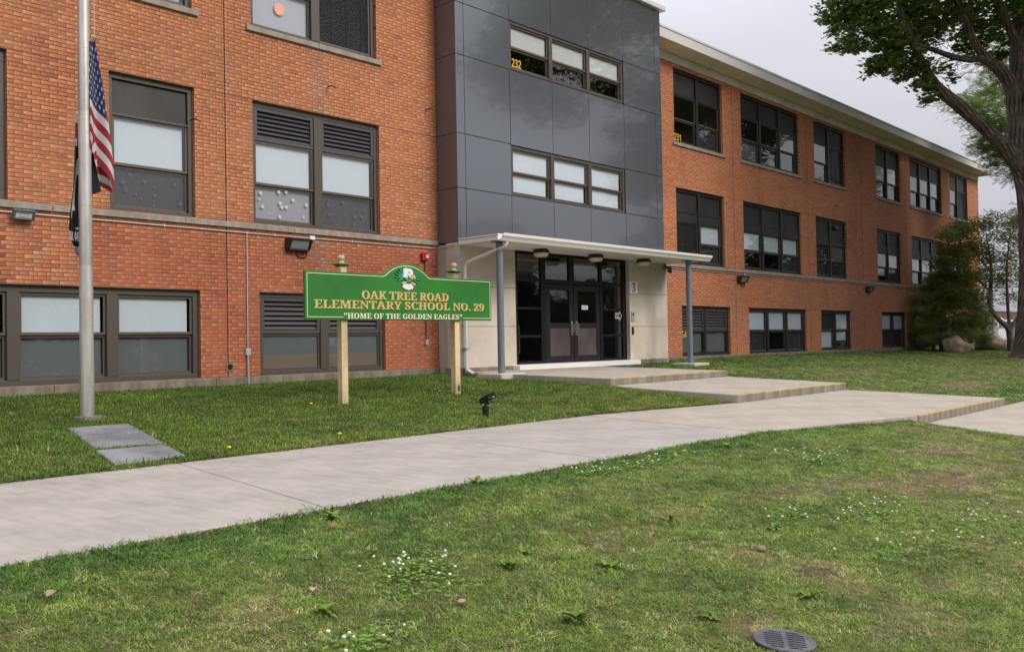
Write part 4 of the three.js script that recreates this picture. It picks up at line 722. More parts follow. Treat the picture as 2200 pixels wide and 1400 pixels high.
{
  // upper fold with canton and stripes falling away from the halyard
  const right = [[5.72, 5.565], [5.2, 5.645], [4.7, 5.715], [4.3, 5.77], [3.9, 5.81], [3.56, 5.835]], lowL = 4.18;
  const g1 = sheet((s, t) => {
    const yL = lerp(5.72, lowL, t), yR = lerp(5.72, 3.57, t), y = lerp(yL, yR, Math.pow(s, 1.25)), xl = 5.485, xr = interp(right, lerp(yL, yR, s)), x = lerp(xl, Math.max(xr, xl + 0.02), s);
    const z = 3.27 + 0.05 * Math.sin(s * 7 + t * 2.5) * (0.25 + t) + 0.04 * s;
    return [x, y, z, 0.02 + 0.62 * s * (0.35 + 0.65 * t) , 1 - t];
  }, 40, 60);
  // fly end folded back across the first fold
  const g2 = sheet((s, t) => { const a = [lerp(5.50, 5.60, t), lerp(4.42, 3.93, t)], b = [lerp(5.60, 5.878, t), lerp(4.35, 3.56, t)]; const ax = lerp(5.50, 5.66, t), ay = lerp(4.30, 3.68, t), bx1 = lerp(5.66, 5.835, t), by1 = lerp(4.33, 3.56, t); return [lerp(ax, bx1, s), lerp(ay, by1, s) + 0.1 * Math.sin(s * 3.1) * (1 - t), 3.225 + 0.03 * Math.sin(s * 5 + t * 4), 0.99 - 0.12 * s, 0.02 + 0.52 * (1 - t)]; }, 20, 30);
  // the part that shows on the other side of the pole
  const g3b = sheet((s, t) => [lerp(5.33, 5.45, s) + 0.02 * Math.sin(t * 3), lerp(4.62, 4.33, t) - 0.05 * s, 3.14 + 0.04 * Math.sin(s * 4), 0.8 + 0.1 * s, 0.40 - 0.06 * t], 8, 8);
  const m = M_({ map: usTex, roughness: 0.75, side: THREE.DoubleSide }), o = thing('national_flag', 'red white and blue striped flag hanging limp beside the flagpole', 'flag', [0, 0, 0]);
  meshUV('cloth', [g1, g2, g3b], m, o);
  const pm = M_({ map: powTex, roughness: 0.8, side: THREE.DoubleSide }), q = thing('black_flag', 'black flag with white emblem hanging limp below the striped flag', 'flag', [0, 0, 0]);
  const b1 = sheet((s, t) => { const y = lerp(4.5, 2.66, t), xl = interp([[4.5, 5.41], [4.2, 5.335], [3.6, 5.30], [3.2, 5.25], [2.92, 5.235], [2.85, 5.28], [2.66, 5.35]], y); return [lerp(xl, 5.46, s), y - 0.05 * s * t, 3.13 + 0.035 * Math.sin(s * 9 + t * 3), 0.28 + 0.40 * s, 0.98 - 0.95 * t]; }, 20, 40);
  const b2 = sheet((s, t) => { const yl = lerp(4.30, 3.50, t), yr = lerp(4.28, 3.58, t); return [lerp(5.47, lerp(5.53, 5.67, Math.pow(t, 0.8)), s), lerp(yl, yr, s), 3.20 + 0.025 * Math.sin(s * 5 + t * 3), 0.02 + 0.1 * s, 0.02 + 0.2 * t]; }, 10, 20);
  meshUV('cloth', [b1, b2], pm, q);
}

// ------------------------------------------------------------------ fittings on the walls
function wallFlood(label, x, y) {
  const o = thing('wall_floodlight', label, 'floodlight', [x, y, 0], 0, 'bronze floodlights on the brick walls');
  mesh('housing', [ext(poly([[0.002, 0.12], [0.2, 0.115], [0.235, 0.09], [0.225, 0.06], [0.13, -0.10], [0.10, -0.125], [0.002, -0.13]]), 0.03, 0.004).rotateY(-Math.PI / 2).translate(-0.235, 0, 0), ext(poly([[0.002, 0.12], [0.2, 0.115], [0.235, 0.09], [0.225, 0.06], [0.13, -0.10], [0.10, -0.125], [0.002, -0.13]]), 0.03, 0.004).rotateY(-Math.PI / 2).translate(0.265, 0, 0), bx(-0.234, 0.234, -0.128, 0.118, 0.003, 0.08), rb(-0.24, 0.24, 0.085, 0.122, 0.08, 0.236, 0.01), rb(-0.24, 0.24, -0.13, -0.10, 0.08, 0.13, 0.01)], M.lamp, o);
  mesh('lens', [ext(poly([[0.19, 0.085], [0.20, 0.075], [0.115, -0.09], [0.105, -0.085]]), 0.43).rotateY(-Math.PI / 2).translate(0.215, 0, 0)], M.lampLens, o);
  mesh('cable', [tube([[0, -0.13, 0.03], [0, -0.21, 0.02], [0.04, -0.25, 0.018], [0.14, -0.265, 0.018], [0.23, -0.25, 0.018], [0.265, -0.2, 0.018], [0.27, 0.05, 0.018], [0.27, 0.13, 0.018]], 0.011, 6, 40)], M.lamp, o);
  return o;
}
const fl = wallFlood('bronze wall floodlight above the sign beside a white conduit box', 11.15, 3.45);
copyOf(fl, 'bronze wall floodlight below the second middle window right of the entrance', null, [30.3, 3.45, 0]); copyOf(fl, 'farthest bronze wall floodlight near the evergreen shrub', null, [42.2, 3.46, 0]);
{
  const o = thing('led_floodlight', 'grey rectangular LED floodlight on the string course at far left', 'floodlight', [5.70, 3.585, 0]);
  const a = 0.42, tilt = (g) => g.rotateX(a).translate(0, 0, 0.13);
  mesh('housing', [tilt(rb(-0.175, -0.135, -0.085, 0.085, -0.05, 0.03)), tilt(rb(0.135, 0.175, -0.085, 0.085, -0.05, 0.03)), tilt(rb(-0.135, 0.135, 0.06, 0.085, -0.05, 0.03)), tilt(rb(-0.135, 0.135, -0.085, -0.06, -0.05, 0.03)), tilt(bx(-0.134, 0.134, -0.059, 0.059, -0.05, -0.04)), bx(-0.03, 0.03, -0.03, 0.03, 0.0, 0.1)], plain(0.10, 0.105, 0.115, 0.5), o);
  mesh('reflector', [tilt(ext(poly([[-0.134, 0.059], [-0.07, 0.02], [-0.07, -0.04], [-0.134, -0.059]]), 0.004).translate(0, 0, 0.0)), tilt(ext(poly([[0.134, 0.059], [0.07, 0.02], [0.07, -0.04], [0.134, -0.059]]), 0.004)), tilt(ext(poly([[-0.133, 0.0585], [0.133, 0.0585], [0.069, 0.02], [-0.069, 0.02]]), 0.003)), tilt(bx(-0.134, 0.134, -0.0585, 0.0195, -0.006, -0.003))], plain(0.62, 0.64, 0.68, 0.35), o);
  mesh('led_chip', tilt(bx(-0.055, 0.055, -0.035, -0.005, 0.004, 0.008)), plain(0.65, 0.60, 0.35, 0.4), o);
  for (let i = 0; i < 11; i++) mesh('fin', tilt(bx(-0.13 + i * 0.025, -0.124 + i * 0.025, -0.11, -0.086, -0.04, 0.02)), M.plastic, o);
}
{
  const o = thing('electrical_conduit', 'thin galvanised conduit under the string course of the left wing', 'conduit');
  mesh('pipe', [tube([[0, 3.645, 0.02], [9.97, 3.612, 0.02]], 0.011, 7, 2), tube([[9.97, 3.612, 0.02], [15.15, 3.622, 0.02], [15.2, 3.64, 0.1], [15.21, 3.66, 0.6]], 0.011, 7, 12), tube([[9.965, 3.60, 0.022], [9.955, 1.26, 0.022]], 0.013, 7, 2)], M.galv, o);
  mesh('pipe', [tube([[9.955, 1.14, 0.024], [9.955, 0.5, 0.035]], 0.022, 8, 2)], plain(0.30, 0.31, 0.33, 0.6), o);
  mesh('junction_box', [rb(9.90, 10.01, 1.13, 1.27, 0.001, 0.05, 0.006)], M.galv, o); mesh('junction_box', [rb(11.47, 11.60, 3.585, 3.665, 0.001, 0.06, 0.005)], M.whitePaint, o);
  mesh('elbow', [rb(9.93, 10.02, 3.597, 3.630, 0.002, 0.04, 0.01)], M.galv, o);
  for (const x of [6.6, 8.2, 10.6, 12.6, 14.0]) mesh('strap', rb(x, x + 0.03, 3.595, 3.65, 0.001, 0.034, 0.003), M.galv, o);
  const r = thing('electrical_conduit', 'thin galvanised conduit under the string course of the right wing', 'conduit');
  mesh('pipe', [tube([[24.3, 3.64, 0.02], [42.5, 3.66, 0.02], [54, 3.66, 0.02]], 0.013, 6, 4)], M.galv, r); for (const x of [30.57, 42.47]) mesh('junction_box', rb(x - 0.06, x + 0.06, 3.6, 3.68, 0.002, 0.06, 0.005), M.galv, r);
}
{
  const o = thing('fire_alarm', 'red fire alarm horn high on the brick beside the entrance', 'fire alarm', [14.77, 3.40, 0]);
  mesh('housing', [rb(-0.10, 0.10, -0.095, 0.095, 0.001, 0.09, 0.015, 2)], M.red, o); mesh('strobe', [rb(0.0, 0.07, -0.04, 0.04, 0.09, 0.115, 0.01)], plain(0.7, 0.7, 0.72, 0.2), o); mesh('flange', rb(-0.13, 0.13, 0.02, 0.06, 0.0, 0.012), M.red, o);
  mesh('pipe', tube([[0.02, -0.09, 0.025], [0.035, -2.0, 0.025]], 0.014, 7, 2), plain(0.10, 0.065, 0.06, 0.6), o); mesh('junction_box', rb(-0.005, 0.085, -2.13, -2.0, 0.001, 0.05, 0.006), M.galv, o);
}
{
  const k = (label, x, y) => { const o = tag(mesh('wall_hook', tube([[0, 0, 0], [0, 0.005, 0.16], [0.03, -0.005, 0.2], [0.1, -0.05, 0.21]], 0.014, 6), M.rust), label, 'hook', 'rusty hooks in the brick'); o.position.set(x, y, -0.02); };
  k('rusty pipe hook in the brick left of the tower, nearer the window', 12.02, 6.99); k('rusty pipe hook in the brick close to the tower edge', 14.92, 7.0); k('rusty pipe hook in the brick of the right wing between storeys', 38.65, 6.95); k('rusty pipe hook in the brick near the right canopy column', 26.55, 2.99); k('small hook at the right jamb of the window behind the flag', 8.79, 5.72);
}
{ const o = thing('wall_vent', 'round dark drain opening at the foot of the left wing', 'vent', [9.56, 0.905, 0]); const s = poly([[-0.075, -0.075], [0.075, -0.075], [0.075, 0.075], [-0.075, 0.075]]), h = new THREE.Path(); h.absarc(0, 0, 0.058, 0, 6.2832, true); s.holes.push(h); mesh('surround', ext(s, 0.012).translate(0, 0, 0.001), M.base, o); mesh('opening', new THREE.CylinderGeometry(0.058, 0.058, 0.01, 24).rotateX(1.5708).translate(0, 0, 0.004), M.void, o); }
// things on the entrance front
{
  const o = thing('number_sign', 'white square sign with a red number 3 beside the door', 'sign', [22.45, 2.865, TZ]);
  mesh('plate', rb(-0.20, 0.20, -0.175, 0.175, 0.001, 0.008, 0.002), M.whitePaint, o); mesh('number', lettering('3', font.sans, 0.17, 0.27, 0.003, 0, [-0.08, -0.135, 0.0085]), M.redPaint, o);
  const i = thing('intercom', 'grey metal intercom panel under the number sign', 'intercom', [22.37, 2.0, TZ]); mesh('plate', rb(-0.065, 0.065, -0.14, 0.14, 0.001, 0.035, 0.006), M.galv, i); mesh('camera_eye', rb(-0.03, 0.04, 0.03, 0.10, 0.035, 0.04, 0.004), M.plastic, i); mesh('button', new THREE.CylinderGeometry(0.014, 0.014, 0.012, 14).rotateX(1.57).translate(0, -0.06, 0.038), M.steel, i);
  const c = thing('card_reader', 'small black card reader below the intercom', 'card reader', [22.36, 1.58, TZ]); mesh('housing', rb(-0.045, 0.045, -0.11, 0.11, 0.001, 0.03, 0.015, 2), M.plastic, c); mesh('indicator', rb(-0.02, 0.02, 0.06, 0.068, 0.03, 0.032, 0.002), M.galv, c);
  const v = thing('security_camera', 'grey dome security camera at the corner under the canopy', 'security camera', [24.12, 3.52, TZ]); mesh('mount', [new THREE.CylinderGeometry(0.07, 0.085, 0.06, 20).rotateX(1.57).translate(0, 0.03, 0.03), tube([[0, 0.03, 0.05], [0.03, 0.02, 0.14]], 0.03, 8)], plain(0.16, 0.16, 0.16, 0.5), v); mesh('body', [new THREE.CapsuleGeometry(0.065, 0.08, 6, 16).rotateX(0.5).translate(0.04, -0.05, 0.17)], plain(0.10, 0.10, 0.10, 0.4), v); mesh('lens', new THREE.SphereGeometry(0.055, 14, 10).translate(0.04, -0.12, 0.20), M.plastic, v);
  const p = tag(mesh('paper_notice', rb(20.15, 20.43, 2.18, 2.30, 0.584, 0.587, 0.0005), M.whitePaint), 'white paper notice on the glass of the right door', 'notice');
  const pr = mesh('print', [bx(20.17, 20.2, 2.22, 2.26, 0.5872, 0.5876), ...[0, 1, 2, 3].map((i) => bx(20.215, 20.40 - (i % 2) * 0.03, 2.27 - i * 0.022, 2.276 - i * 0.022, 0.5872, 0.5876))], plain(0.06, 0.12, 0.4, 0.8), p);
  const ar = poly([[21.72, 1.94], [21.94, 1.94], [21.94, 1.87], [22.05, 2.02], [21.94, 2.17], [21.94, 2.10], [21.72, 2.10]]), ai = new THREE.Path(); [[21.735, 1.96], [21.735, 2.08], [21.955, 2.08], [21.955, 2.125], [22.03, 2.02], [21.955, 1.915], [21.955, 1.96]].forEach(([a, b], i) => (i ? ai.lineTo(a, b) : ai.moveTo(a, b))); ar.holes.push(ai);
  const s = tag(mesh('arrow_sticker', ext(ar, 0.002).translate(0, 0, 0.586), plain(0.62, 0.66, 0.42, 0.8)), 'pale outlined arrow sticker on the right side glass', 'sticker'); mesh('print', [bx(21.77, 21.9, 2.045, 2.06, 0.586, 0.587), bx(21.76, 21.93, 2.0, 2.01, 0.586, 0.587), bx(21.76, 21.93, 1.97, 1.98, 0.586, 0.587)], plain(0.62, 0.66, 0.42, 0.8), s);
}
{
  const L = thing('canopy_light', 'left of the three round lamps under the canopy', 'ceiling light', [17.56, 3.655, 1.35], 0, 'lamps under the entrance canopy');
  mesh('housing', [new THREE.LatheGeometry([[0, 0], [0.17, 0], [0.22, -0.06], [0.225, -0.105], [0.2, -0.11], [0, -0.11]].map((p) => new THREE.Vector2(...p)), 6).rotateY(0.5)], M.lamp, L);
  mesh('lens', [new THREE.LatheGeometry([[0.195, -0.11], [0.185, -0.16], [0.14, -0.2], [0, -0.21]].map((p) => new THREE.Vector2(...p)), 24)], M.lampCream, L);
  copyOf(L, 'middle lamp under the canopy above the doors', null, [19.84, 3.655, 1.35]); copyOf(L, 'right lamp under the canopy near the security camera', null, [22.12, 3.655, 1.35]);
}
// ground spotlight
{
  const x = 10.757, z = 5.95, y = groundY(x, z), o = thing('ground_spotlight', 'black landscape spotlight on a stake by the sidewalk edge', 'spotlight', [x, y, z]);
  mesh('stake', [cyl(0, -0.05, 0.10, 0, 0.052, 0.052), cyl(0, 0.10, 0.165, 0, 0.056, 0.058), cyl(0, 0.165, 0.18, 0, 0.05, 0.035), cyl(0, 0.18, 0.22, 0, 0.018, 0.018)], M.plastic, o);
  const h = (g) => g.rotateX(-0.5).rotateZ(0.07).rotateY(0.35).translate(0.06, 0.285, 0);
  mesh('knuckle', [h(rb(-0.085, -0.03, -0.09, -0.02, -0.03, 0.03, 0.015, 2))], M.plastic, o);
  mesh('head', [h(rb(-0.15, 0.15, -0.03, 0.02, -0.10, 0.10, 0.015, 2)), h(rb(-0.155, 0.155, 0.02, 0.028, -0.105, 0.105, 0.003))], M.plastic, o);
  for (let i = 0; i < 14; i++) mesh('fin', h(bx(-0.135 + i * 0.02, -0.128 + i * 0.02, 0.028, 0.058, -0.09, 0.09)), M.plastic, o);
  mesh('tag', h(rb(-0.02, 0.05, -0.022, -0.006, 0.1, 0.102, 0.0005)), M.galv, o);
}
// round drain in the grass
{
  const x = 4.5, z = 14.26, o = thing('drain_grate', 'round black iron drain grate set in the grass', 'drain', [x, groundY(x, z) + 0.010, z]), s = poly(Array.from({ length: 48 }, (_, i) => [0.2 * Math.cos((i / 48) * 6.28319), 0.2 * Math.sin((i / 48) * 6.28319)]));
  for (let r = 0; r < 8; r++) for (const k of [-1, 1]) {
    const u = -0.133 + r * 0.038, L = Math.min(0.132, Math.sqrt(Math.max(0, 0.172 ** 2 - u * u)) - 0.008); if (L < 0.03) continue;
    const a = k > 0 ? 0.012 : -L, b = k > 0 ? L : -0.012, w = 0.0108, p = new THREE.Path(); for (let q = 0; q < 12; q++) { const t = Math.PI - (q / 11) * Math.PI * (q < 6 ? 1 : 1), top = q < 6, f = top ? Math.PI - (q / 5) * Math.PI : -((q - 6) / 5) * Math.PI, X = u + w * Math.cos(f), Y2 = (top ? b - w : a + w) + w * Math.sin(f); q ? p.lineTo(X, Y2) : p.moveTo(X, Y2); } s.holes.push(p);
  }
  mesh('plate', ext(s, 0.014).rotateX(-Math.PI / 2).rotateY(0.55), M.iron, o); 
  o.rotation.x = 0.085; o.scale.setScalar(0.8); mesh('sump', new THREE.CylinderGeometry(0.19, 0.19, 0.02, 32).translate(0, -0.03, 0), M.void, o);
  mesh('cast_mark', [new THREE.TorusGeometry(0.024, 0.0018, 5, 20).rotateX(1.5708).scale(1.3, 1, 0.8).translate(-0.15, 0.014, 0.04), tube([[-0.16, 0.014, -0.03], [-0.11, 0.0145, -0.06], [-0.05, 0.014, -0.15]], 0.0016, 5)], M.iron, o);
}
// boulders
function boulder(label, x, z, r, sx, sy, sz, seed, sink) {
  const g = mergeVertices(new THREE.IcosahedronGeometry(1, 5).deleteAttribute('uv').deleteAttribute('normal')), p = g.attributes.position;
  for (let i = 0; i < p.count; i++) { const v = V(p.getX(i), p.getY(i), p.getZ(i)); let k = 1 + 0.5 * fbm3(v.x * 1.1 + seed, v.y * 1.1, v.z * 1.1, 2); k -= 0.10 * Math.abs(fbm3(v.x * 3 + v.y * 2, v.y * 5 + seed, v.z * 3, 3)) * 2; const f = V(0.5, 0.7, 0.6).normalize().dot(v); if (f > 0.62) k *= 1 - (f - 0.62) * 0.55; p.setXYZ(i, v.x * k * sx * r, v.y * k * sy * r, v.z * k * sz * r); }
  g.computeVertexNormals(); const m = mesh('boulder', g.toNonIndexed(), M.rock); m.position.set(x, groundY(x, z) + r * sy * sink, z); return tag(m, label, 'boulder');
}
boulder('rounded tan boulder in front of the evergreen shrub', 46.94, 2.35, 0.68, 1.0, 0.78, 0.85, 3.3, 0.55); boulder('flat topped tan boulder between the shrub and the maple trunk', 52.3, 2.5, 0.82, 1.25, 0.66, 0.95, 9.1, 0.55);

// ------------------------------------------------------------------ trees
function leafShape(pts, fold) { const P = []; for (let i = 0; i < pts.length - 1; i++) { const a = pts[i], b = pts[i + 1]; P.push(0, 0, 0, a[0], Math.abs(a[0]) * fold, a[1], b[0], Math.abs(b[0]) * fold, b[1]); } return P; }
function sprig(kind, n, R, size, seed) {   // a twig's worth of leaves
  const g = mulberry(seed), P = [];
  const maple = [[0, -0.2], [0.28, -0.25], [0.5, 0.1], [0.3, 0.22], [0.45, 0.62], [0.2, 0.55], [0, 1], [-0.2, 0.55], [-0.45, 0.62], [-0.3, 0.22], [-0.5, 0.1], [-0.28, -0.25], [0, -0.2]];
  const oval = [[0, -0.1], [0.2, 0.15], [0.22, 0.5], [0, 1], [-0.22, 0.5], [-0.2, 0.15], [0, -0.1]];
  for (let i = 0; i < n; i++) {
    const q = new THREE.Matrix4().compose(V((g() * 2 - 1) * R, (g() * 2 - 1) * R * 0.7, (g() * 2 - 1) * R), new THREE.Quaternion().setFromEuler(new THREE.Euler(g() * 1.5 - 0.5, g() * 6.28, g() * 1.2 - 0.6)), V(1, 1, 1).multiplyScalar(size * (0.65 + 0.6 * g())));
    let L;
    if (kind === 'frond') { L = []; for (let k = 0; k < 9; k++) for (const s of [-1, 1]) { const t = k * 0.22; L.push(0, -0.1 * t * t, t, s * 0.36, -0.1 * t * t - 0.05, t + 0.16, s * 0.30, -0.1 * t * t - 0.03, t - 0.08); } }
    else if (kind === 'needle') { L = []; for (let k = 0; k < 12; k++) for (const s of [-1, 1]) { const t = k * 0.14, w = 0.34 * (1 - k / 15); L.push(0, -0.05 * t * t, t, s * w, -0.05 * t * t + 0.03, t + 0.16, s * w * 0.9, -0.05 * t * t, t + 0.08); } }
    else L = leafShape(kind === 'maple' ? maple : oval, 0.25);
    const v = V(0, 0, 0); for (let k = 0; k < L.length; k += 3) { v.set(L[k], L[k + 1], L[k + 2]).applyMatrix4(q); P.push(v.x, v.y, v.z); }
  }
  const geo = new THREE.BufferGeometry(); geo.setAttribute('position', new THREE.Float32BufferAttribute(P, 3)); geo.computeVertexNormals(); return prep(geo);
}
const leafMat = (t = 0.5) => P_({ color: 0xffffff, roughness: 0.9, side: THREE.DoubleSide, transmission: t, thickness: 0, specularIntensity: 0.4 });
// clumps: [x, y, z, rx, ry, rz, count]; leaves gather on the clump's outer part and thin out unevenly
function crown(parent, geo, clumps, tones, scale = 1, flat = 0.3, dens = 1) {
  const ms = [], cs = [];
  for (const [x, y, z, rx, ry, rz, n0] of clumps) { const n = n0 * dens;
    const tint = rr(0.8, 1.2); let made = 0, guard = 0;
    while (made < n && guard++ < n * 6) {
      const a = rr(0, 6.283), u = rr(-1, 1), r = Math.pow(rnd(), 0.45), s = Math.sqrt(1 - u * u), px = x + Math.cos(a) * s * r * rx, py = y + u * r * ry, pz = z + Math.sin(a) * s * r * rz;
      if (fbm3(px * 0.9 + 3, py * 0.9, pz * 0.9, 2) < rr(-0.42, 0.05)) continue; made++;
      tmpQ.setFromEuler(tmpE.set(rr(-flat, flat), rr(0, 6.283), rr(-flat, flat))); const k = scale * rr(0.75, 1.25); ms.push(new THREE.Matrix4().compose(V(px, py, pz), tmpQ, V(k, k, k)));
      const t = tones[Math.floor(rnd() * tones.length)], b = tint * rr(0.75, 1.25); cs.push(t[0] * b, t[1] * b, t[2] * b);
    }
  }
  const im = new THREE.InstancedMesh(geo, leafMat(), ms.length), c = new THREE.Color(); ms.forEach((m, i) => { im.setMatrixAt(i, m); im.setColorAt(i, c.setRGB(cs[3 * i], cs[3 * i + 1], cs[3 * i + 2])); });
  im.name = 'crown'; im.userData.kind = 'stuff'; im.castShadow = im.receiveShadow = true; parent.add(im); return im;
}
const mapleGeo = sprig('maple', 9, 0.21, 0.15, 41), ovalGeo = sprig('oval', 9, 0.22, 0.15, 42), frondGeo = sprig('frond', 4, 0.28, 0.16, 43), needleGeo = sprig('needle', 8, 0.2, 0.19, 44);
const R0 = V(0.678, -0.018, 0.735), F0 = V(0.735, 0.018, -0.678);   // across and along the line from the camera, for spreading clumps
{
  const t = thing('maple_tree', 'large maple with thick forked trunk at the right edge', 'tree');
  const gy = groundY(41.79, 6.75);
  meshUV('trunk', [limb([[41.79, gy - 0.3, 6.75], [41.79, gy + 0.3, 6.76], [41.80, 2.0, 6.8], [41.81, 4.2, 6.88], [41.80, 6.0, 6.9], [41.70, 7.5, 6.83], [41.55, 8.7, 6.7]], [1.08, 0.62, 0.50, 0.44, 0.42, 0.46, 0.50], 22, 40, 0.22, 2)], M.bark, t);
  const br = (pts, r, n = 12, seg = 28) => meshUV('limb', [limb(pts, r, n, seg, 0.18, rr(0, 9))], M.bark, t);
  br([[41.6, 8.1, 6.7], [41.42, 9.4, 6.6], [41.36, 10.34, 6.55], [41.1, 11.45, 6.46], [40.61, 11.95, 6.22], [40.01, 12.4, 5.88], [39.48, 12.95, 5.61], [39.05, 13.68, 5.46], [38.3, 14.9, 5.1], [37.2, 17, 4.6]], [0.42, 0.36, 0.31, 0.28, 0.25, 0.2, 0.17, 0.14, 0.1, 0.05]);
  br([[41.6, 8.2, 6.75], [41.87, 10.21, 6.70], [41.99, 12.77, 6.6], [42.3, 15.2, 6.7], [42.4, 18, 6.9], [42.6, 22, 7.1]], [0.45, 0.40, 0.36, 0.3, 0.2, 0.06]);
  br([[41.6, 7.95, 6.75], [40.7, 8.95, 6.2], [40.01, 9.55, 5.81], [38.72, 10.41, 5.16], [37.69, 11.06, 4.66], [37.04, 11.8, 4.42], [36.5, 12.44, 4.29], [35.93, 13.24, 4.14], [35.2, 15, 3.9]], [0.38, 0.30, 0.26, 0.24, 0.22, 0.17, 0.14, 0.10, 0.05]);
  br([[40.5, 11.95, 6.15], [39.8, 12.36, 5.77], [39.24, 12.26, 5.49], [38.59, 12.32, 5.07], [37.77, 12.5, 4.64], [36.9, 12.69, 4.14], [35.69, 13.1, 3.43], [34.6, 13.7, 2.9]], [0.16, 0.14, 0.13, 0.12, 0.10, 0.08, 0.05, 0.02], 9, 24);
  br([[42.0, 13.0, 6.6], [40.8, 13.9, 6.48], [39.39, 14.9, 6.43], [37.5, 16.5, 6.4]], [0.2, 0.16, 0.12, 0.04], 9, 18);
  br([[41.9, 11.2, 6.7], [41.5, 11.0, 7.6], [40.9, 11.3, 8.6], [39.5, 12.5, 10.5], [37.5, 14.5, 12.5]], [0.22, 0.2, 0.17, 0.12, 0.04], 9, 20);
  br([[42.1, 14, 6.7], [43.5, 16, 6.0], [45.5, 18.5, 5.2]], [0.24, 0.16, 0.04], 9, 14); br([[42.2, 12, 6.7], [43.6, 13.5, 8.6], [45, 15.5, 11]], [0.22, 0.15, 0.04], 9, 14); br([[42.3, 16, 6.8], [41, 18, 8.5], [40, 20, 10]], [0.18, 0.12, 0.03], 8, 12);
  // twigs
  const tw = []; for (let i = 0; i < 60; i++) { const p = V(rr(35, 39.5), rr(11.7, 14), 0); p.z = 4.4 + (p.x - 36.5) * 0.42 + rr(-0.8, 0.8); tw.push(tube([[p.x, p.y, p.z], [p.x - rr(-0.3, 0.5), p.y + rr(-0.15, 0.25), p.z + rr(-0.3, 0.3)], [p.x - rr(-0.4, 0.9), p.y + rr(-0.35, 0.35), p.z + rr(-0.4, 0.4)]], rr(0.008, 0.016), 4, 5)); }
  tw.push(tube([[38.2, 11.2, 4.9], [38.45, 10.9, 5.0], [38.6, 10.5, 5.05], [38.62, 10.2, 5.08]], 0.014, 4, 8));
  const twm = meshUV('twig', tw, M.bark, t); twm.userData.kind = 'stuff';
  // crown: visible left reach first, then the dome above and around
  const at = (px, py, d, rx, ry, n) => { const D = 37.3 + d, s = D / 1961.8, dx = (px - 1100) * s, dy = (700 - py) * s; const p = V(0, 1.3, 16.5).addScaledVector(V(0.73490, 0.01777, -0.67794), D).addScaledVector(V(0.67818, -0.01793, 0.73468), dx).addScaledVector(V(-0.0009, 0.99968, 0.02523), dy); return [p.x, p.y, p.z, rx, ry, rx * 1.15, n]; };
  const C = [
    at(1790, 22, -2.2, 0.75, 0.55, 60), at(1835, 45, -2, 0.9, 0.7, 110), at(1890, 72, -1.8, 1.1, 0.85, 170), at(1850, -20, -2.5, 1.4, 0.9, 170), at(1930, 110, -1.6, 0.9, 0.75, 120), at(1960, 150, -1.6, 0.7, 0.5, 75), at(1905, 130, -1.8, 0.8, 0.45, 70), at(1985, 178, -1.6, 0.5, 0.32, 34), at(1825, 95, -2.2, 0.55, 0.3, 34), at(1795, 60, -2.2, 0.35, 0.25, 14), at(1790, 102, -2.3, 0.2, 0.14, 7), at(1880, 145, -2, 0.5, 0.3, 28),
    at(1940, 30, -1.4, 1.2, 1.1, 190), at(2000, 30, -0.8, 1.1, 0.9, 150), at(1990, 85, -1, 0.7, 0.6, 60), at(2050, 35, 0.2, 1.1, 0.8, 120), at(2095, 60, 0.5, 0.8, 0.9, 90), at(2140, 30, 0.8, 1.2, 1.1, 150), at(2060, 95, 0.4, 0.45, 0.4, 20), at(2025, 140, 0, 0.4, 0.3, 12), at(2100, 110, 0.6, 0.6, 0.5, 34), at(2050, 165, 0.2, 0.35, 0.25, 10), at(1994, 213, -1.2, 0.3, 0.22, 15), at(2180, 60, 1.5, 1.0, 1.2, 100), at(2150, 110, 2, 0.8, 0.6, 45), at(1995, 195, -1.5, 0.3, 0.2, 10)];
  for (let i = 0; i < 90; i++) { const a = i * 2.39996, u = 1 - (i + 0.5) / 90 * 1.25, s = Math.sqrt(Math.max(0, 1 - u * u)); const q = [41 + Math.cos(a) * s * 9 * rr(0.7, 1), 16.6 + u * 6.2, 11 + Math.sin(a) * s * 12 * rr(0.7, 1)]; const n = ndc(...q); if (n.y < 1.02 && n.x < 1.02 && n.z < 1) continue; C.push([q[0], q[1], q[2], rr(1.5, 2.3), rr(1.1, 1.7), rr(1.5, 2.3), 190]); }
  for (let i = 0; i < 14; i++) C.push([41 + rr(-5, 5), 17.5 + rr(0, 3.5), 8.2 + rr(-5, 5), 2.2, 1.5, 2.2, 110]); for (let i = 0; i < 200; i++) { const q = [rr(43.5, 52), rr(9.5, 16), rr(8, 18)]; if (ndc(...q).x > 1.06 && rnd() < 0.5) C.push([...q, rr(1, 1.6), rr(0.6, 1.1), rr(1, 1.6), 80]); }
  crown(t, mapleGeo, C, [[0.15, 0.24, 0.05], [0.18, 0.28, 0.055], [0.24, 0.35, 0.065], [0.11, 0.175, 0.04]], 1, 0.3, 0.85);
}
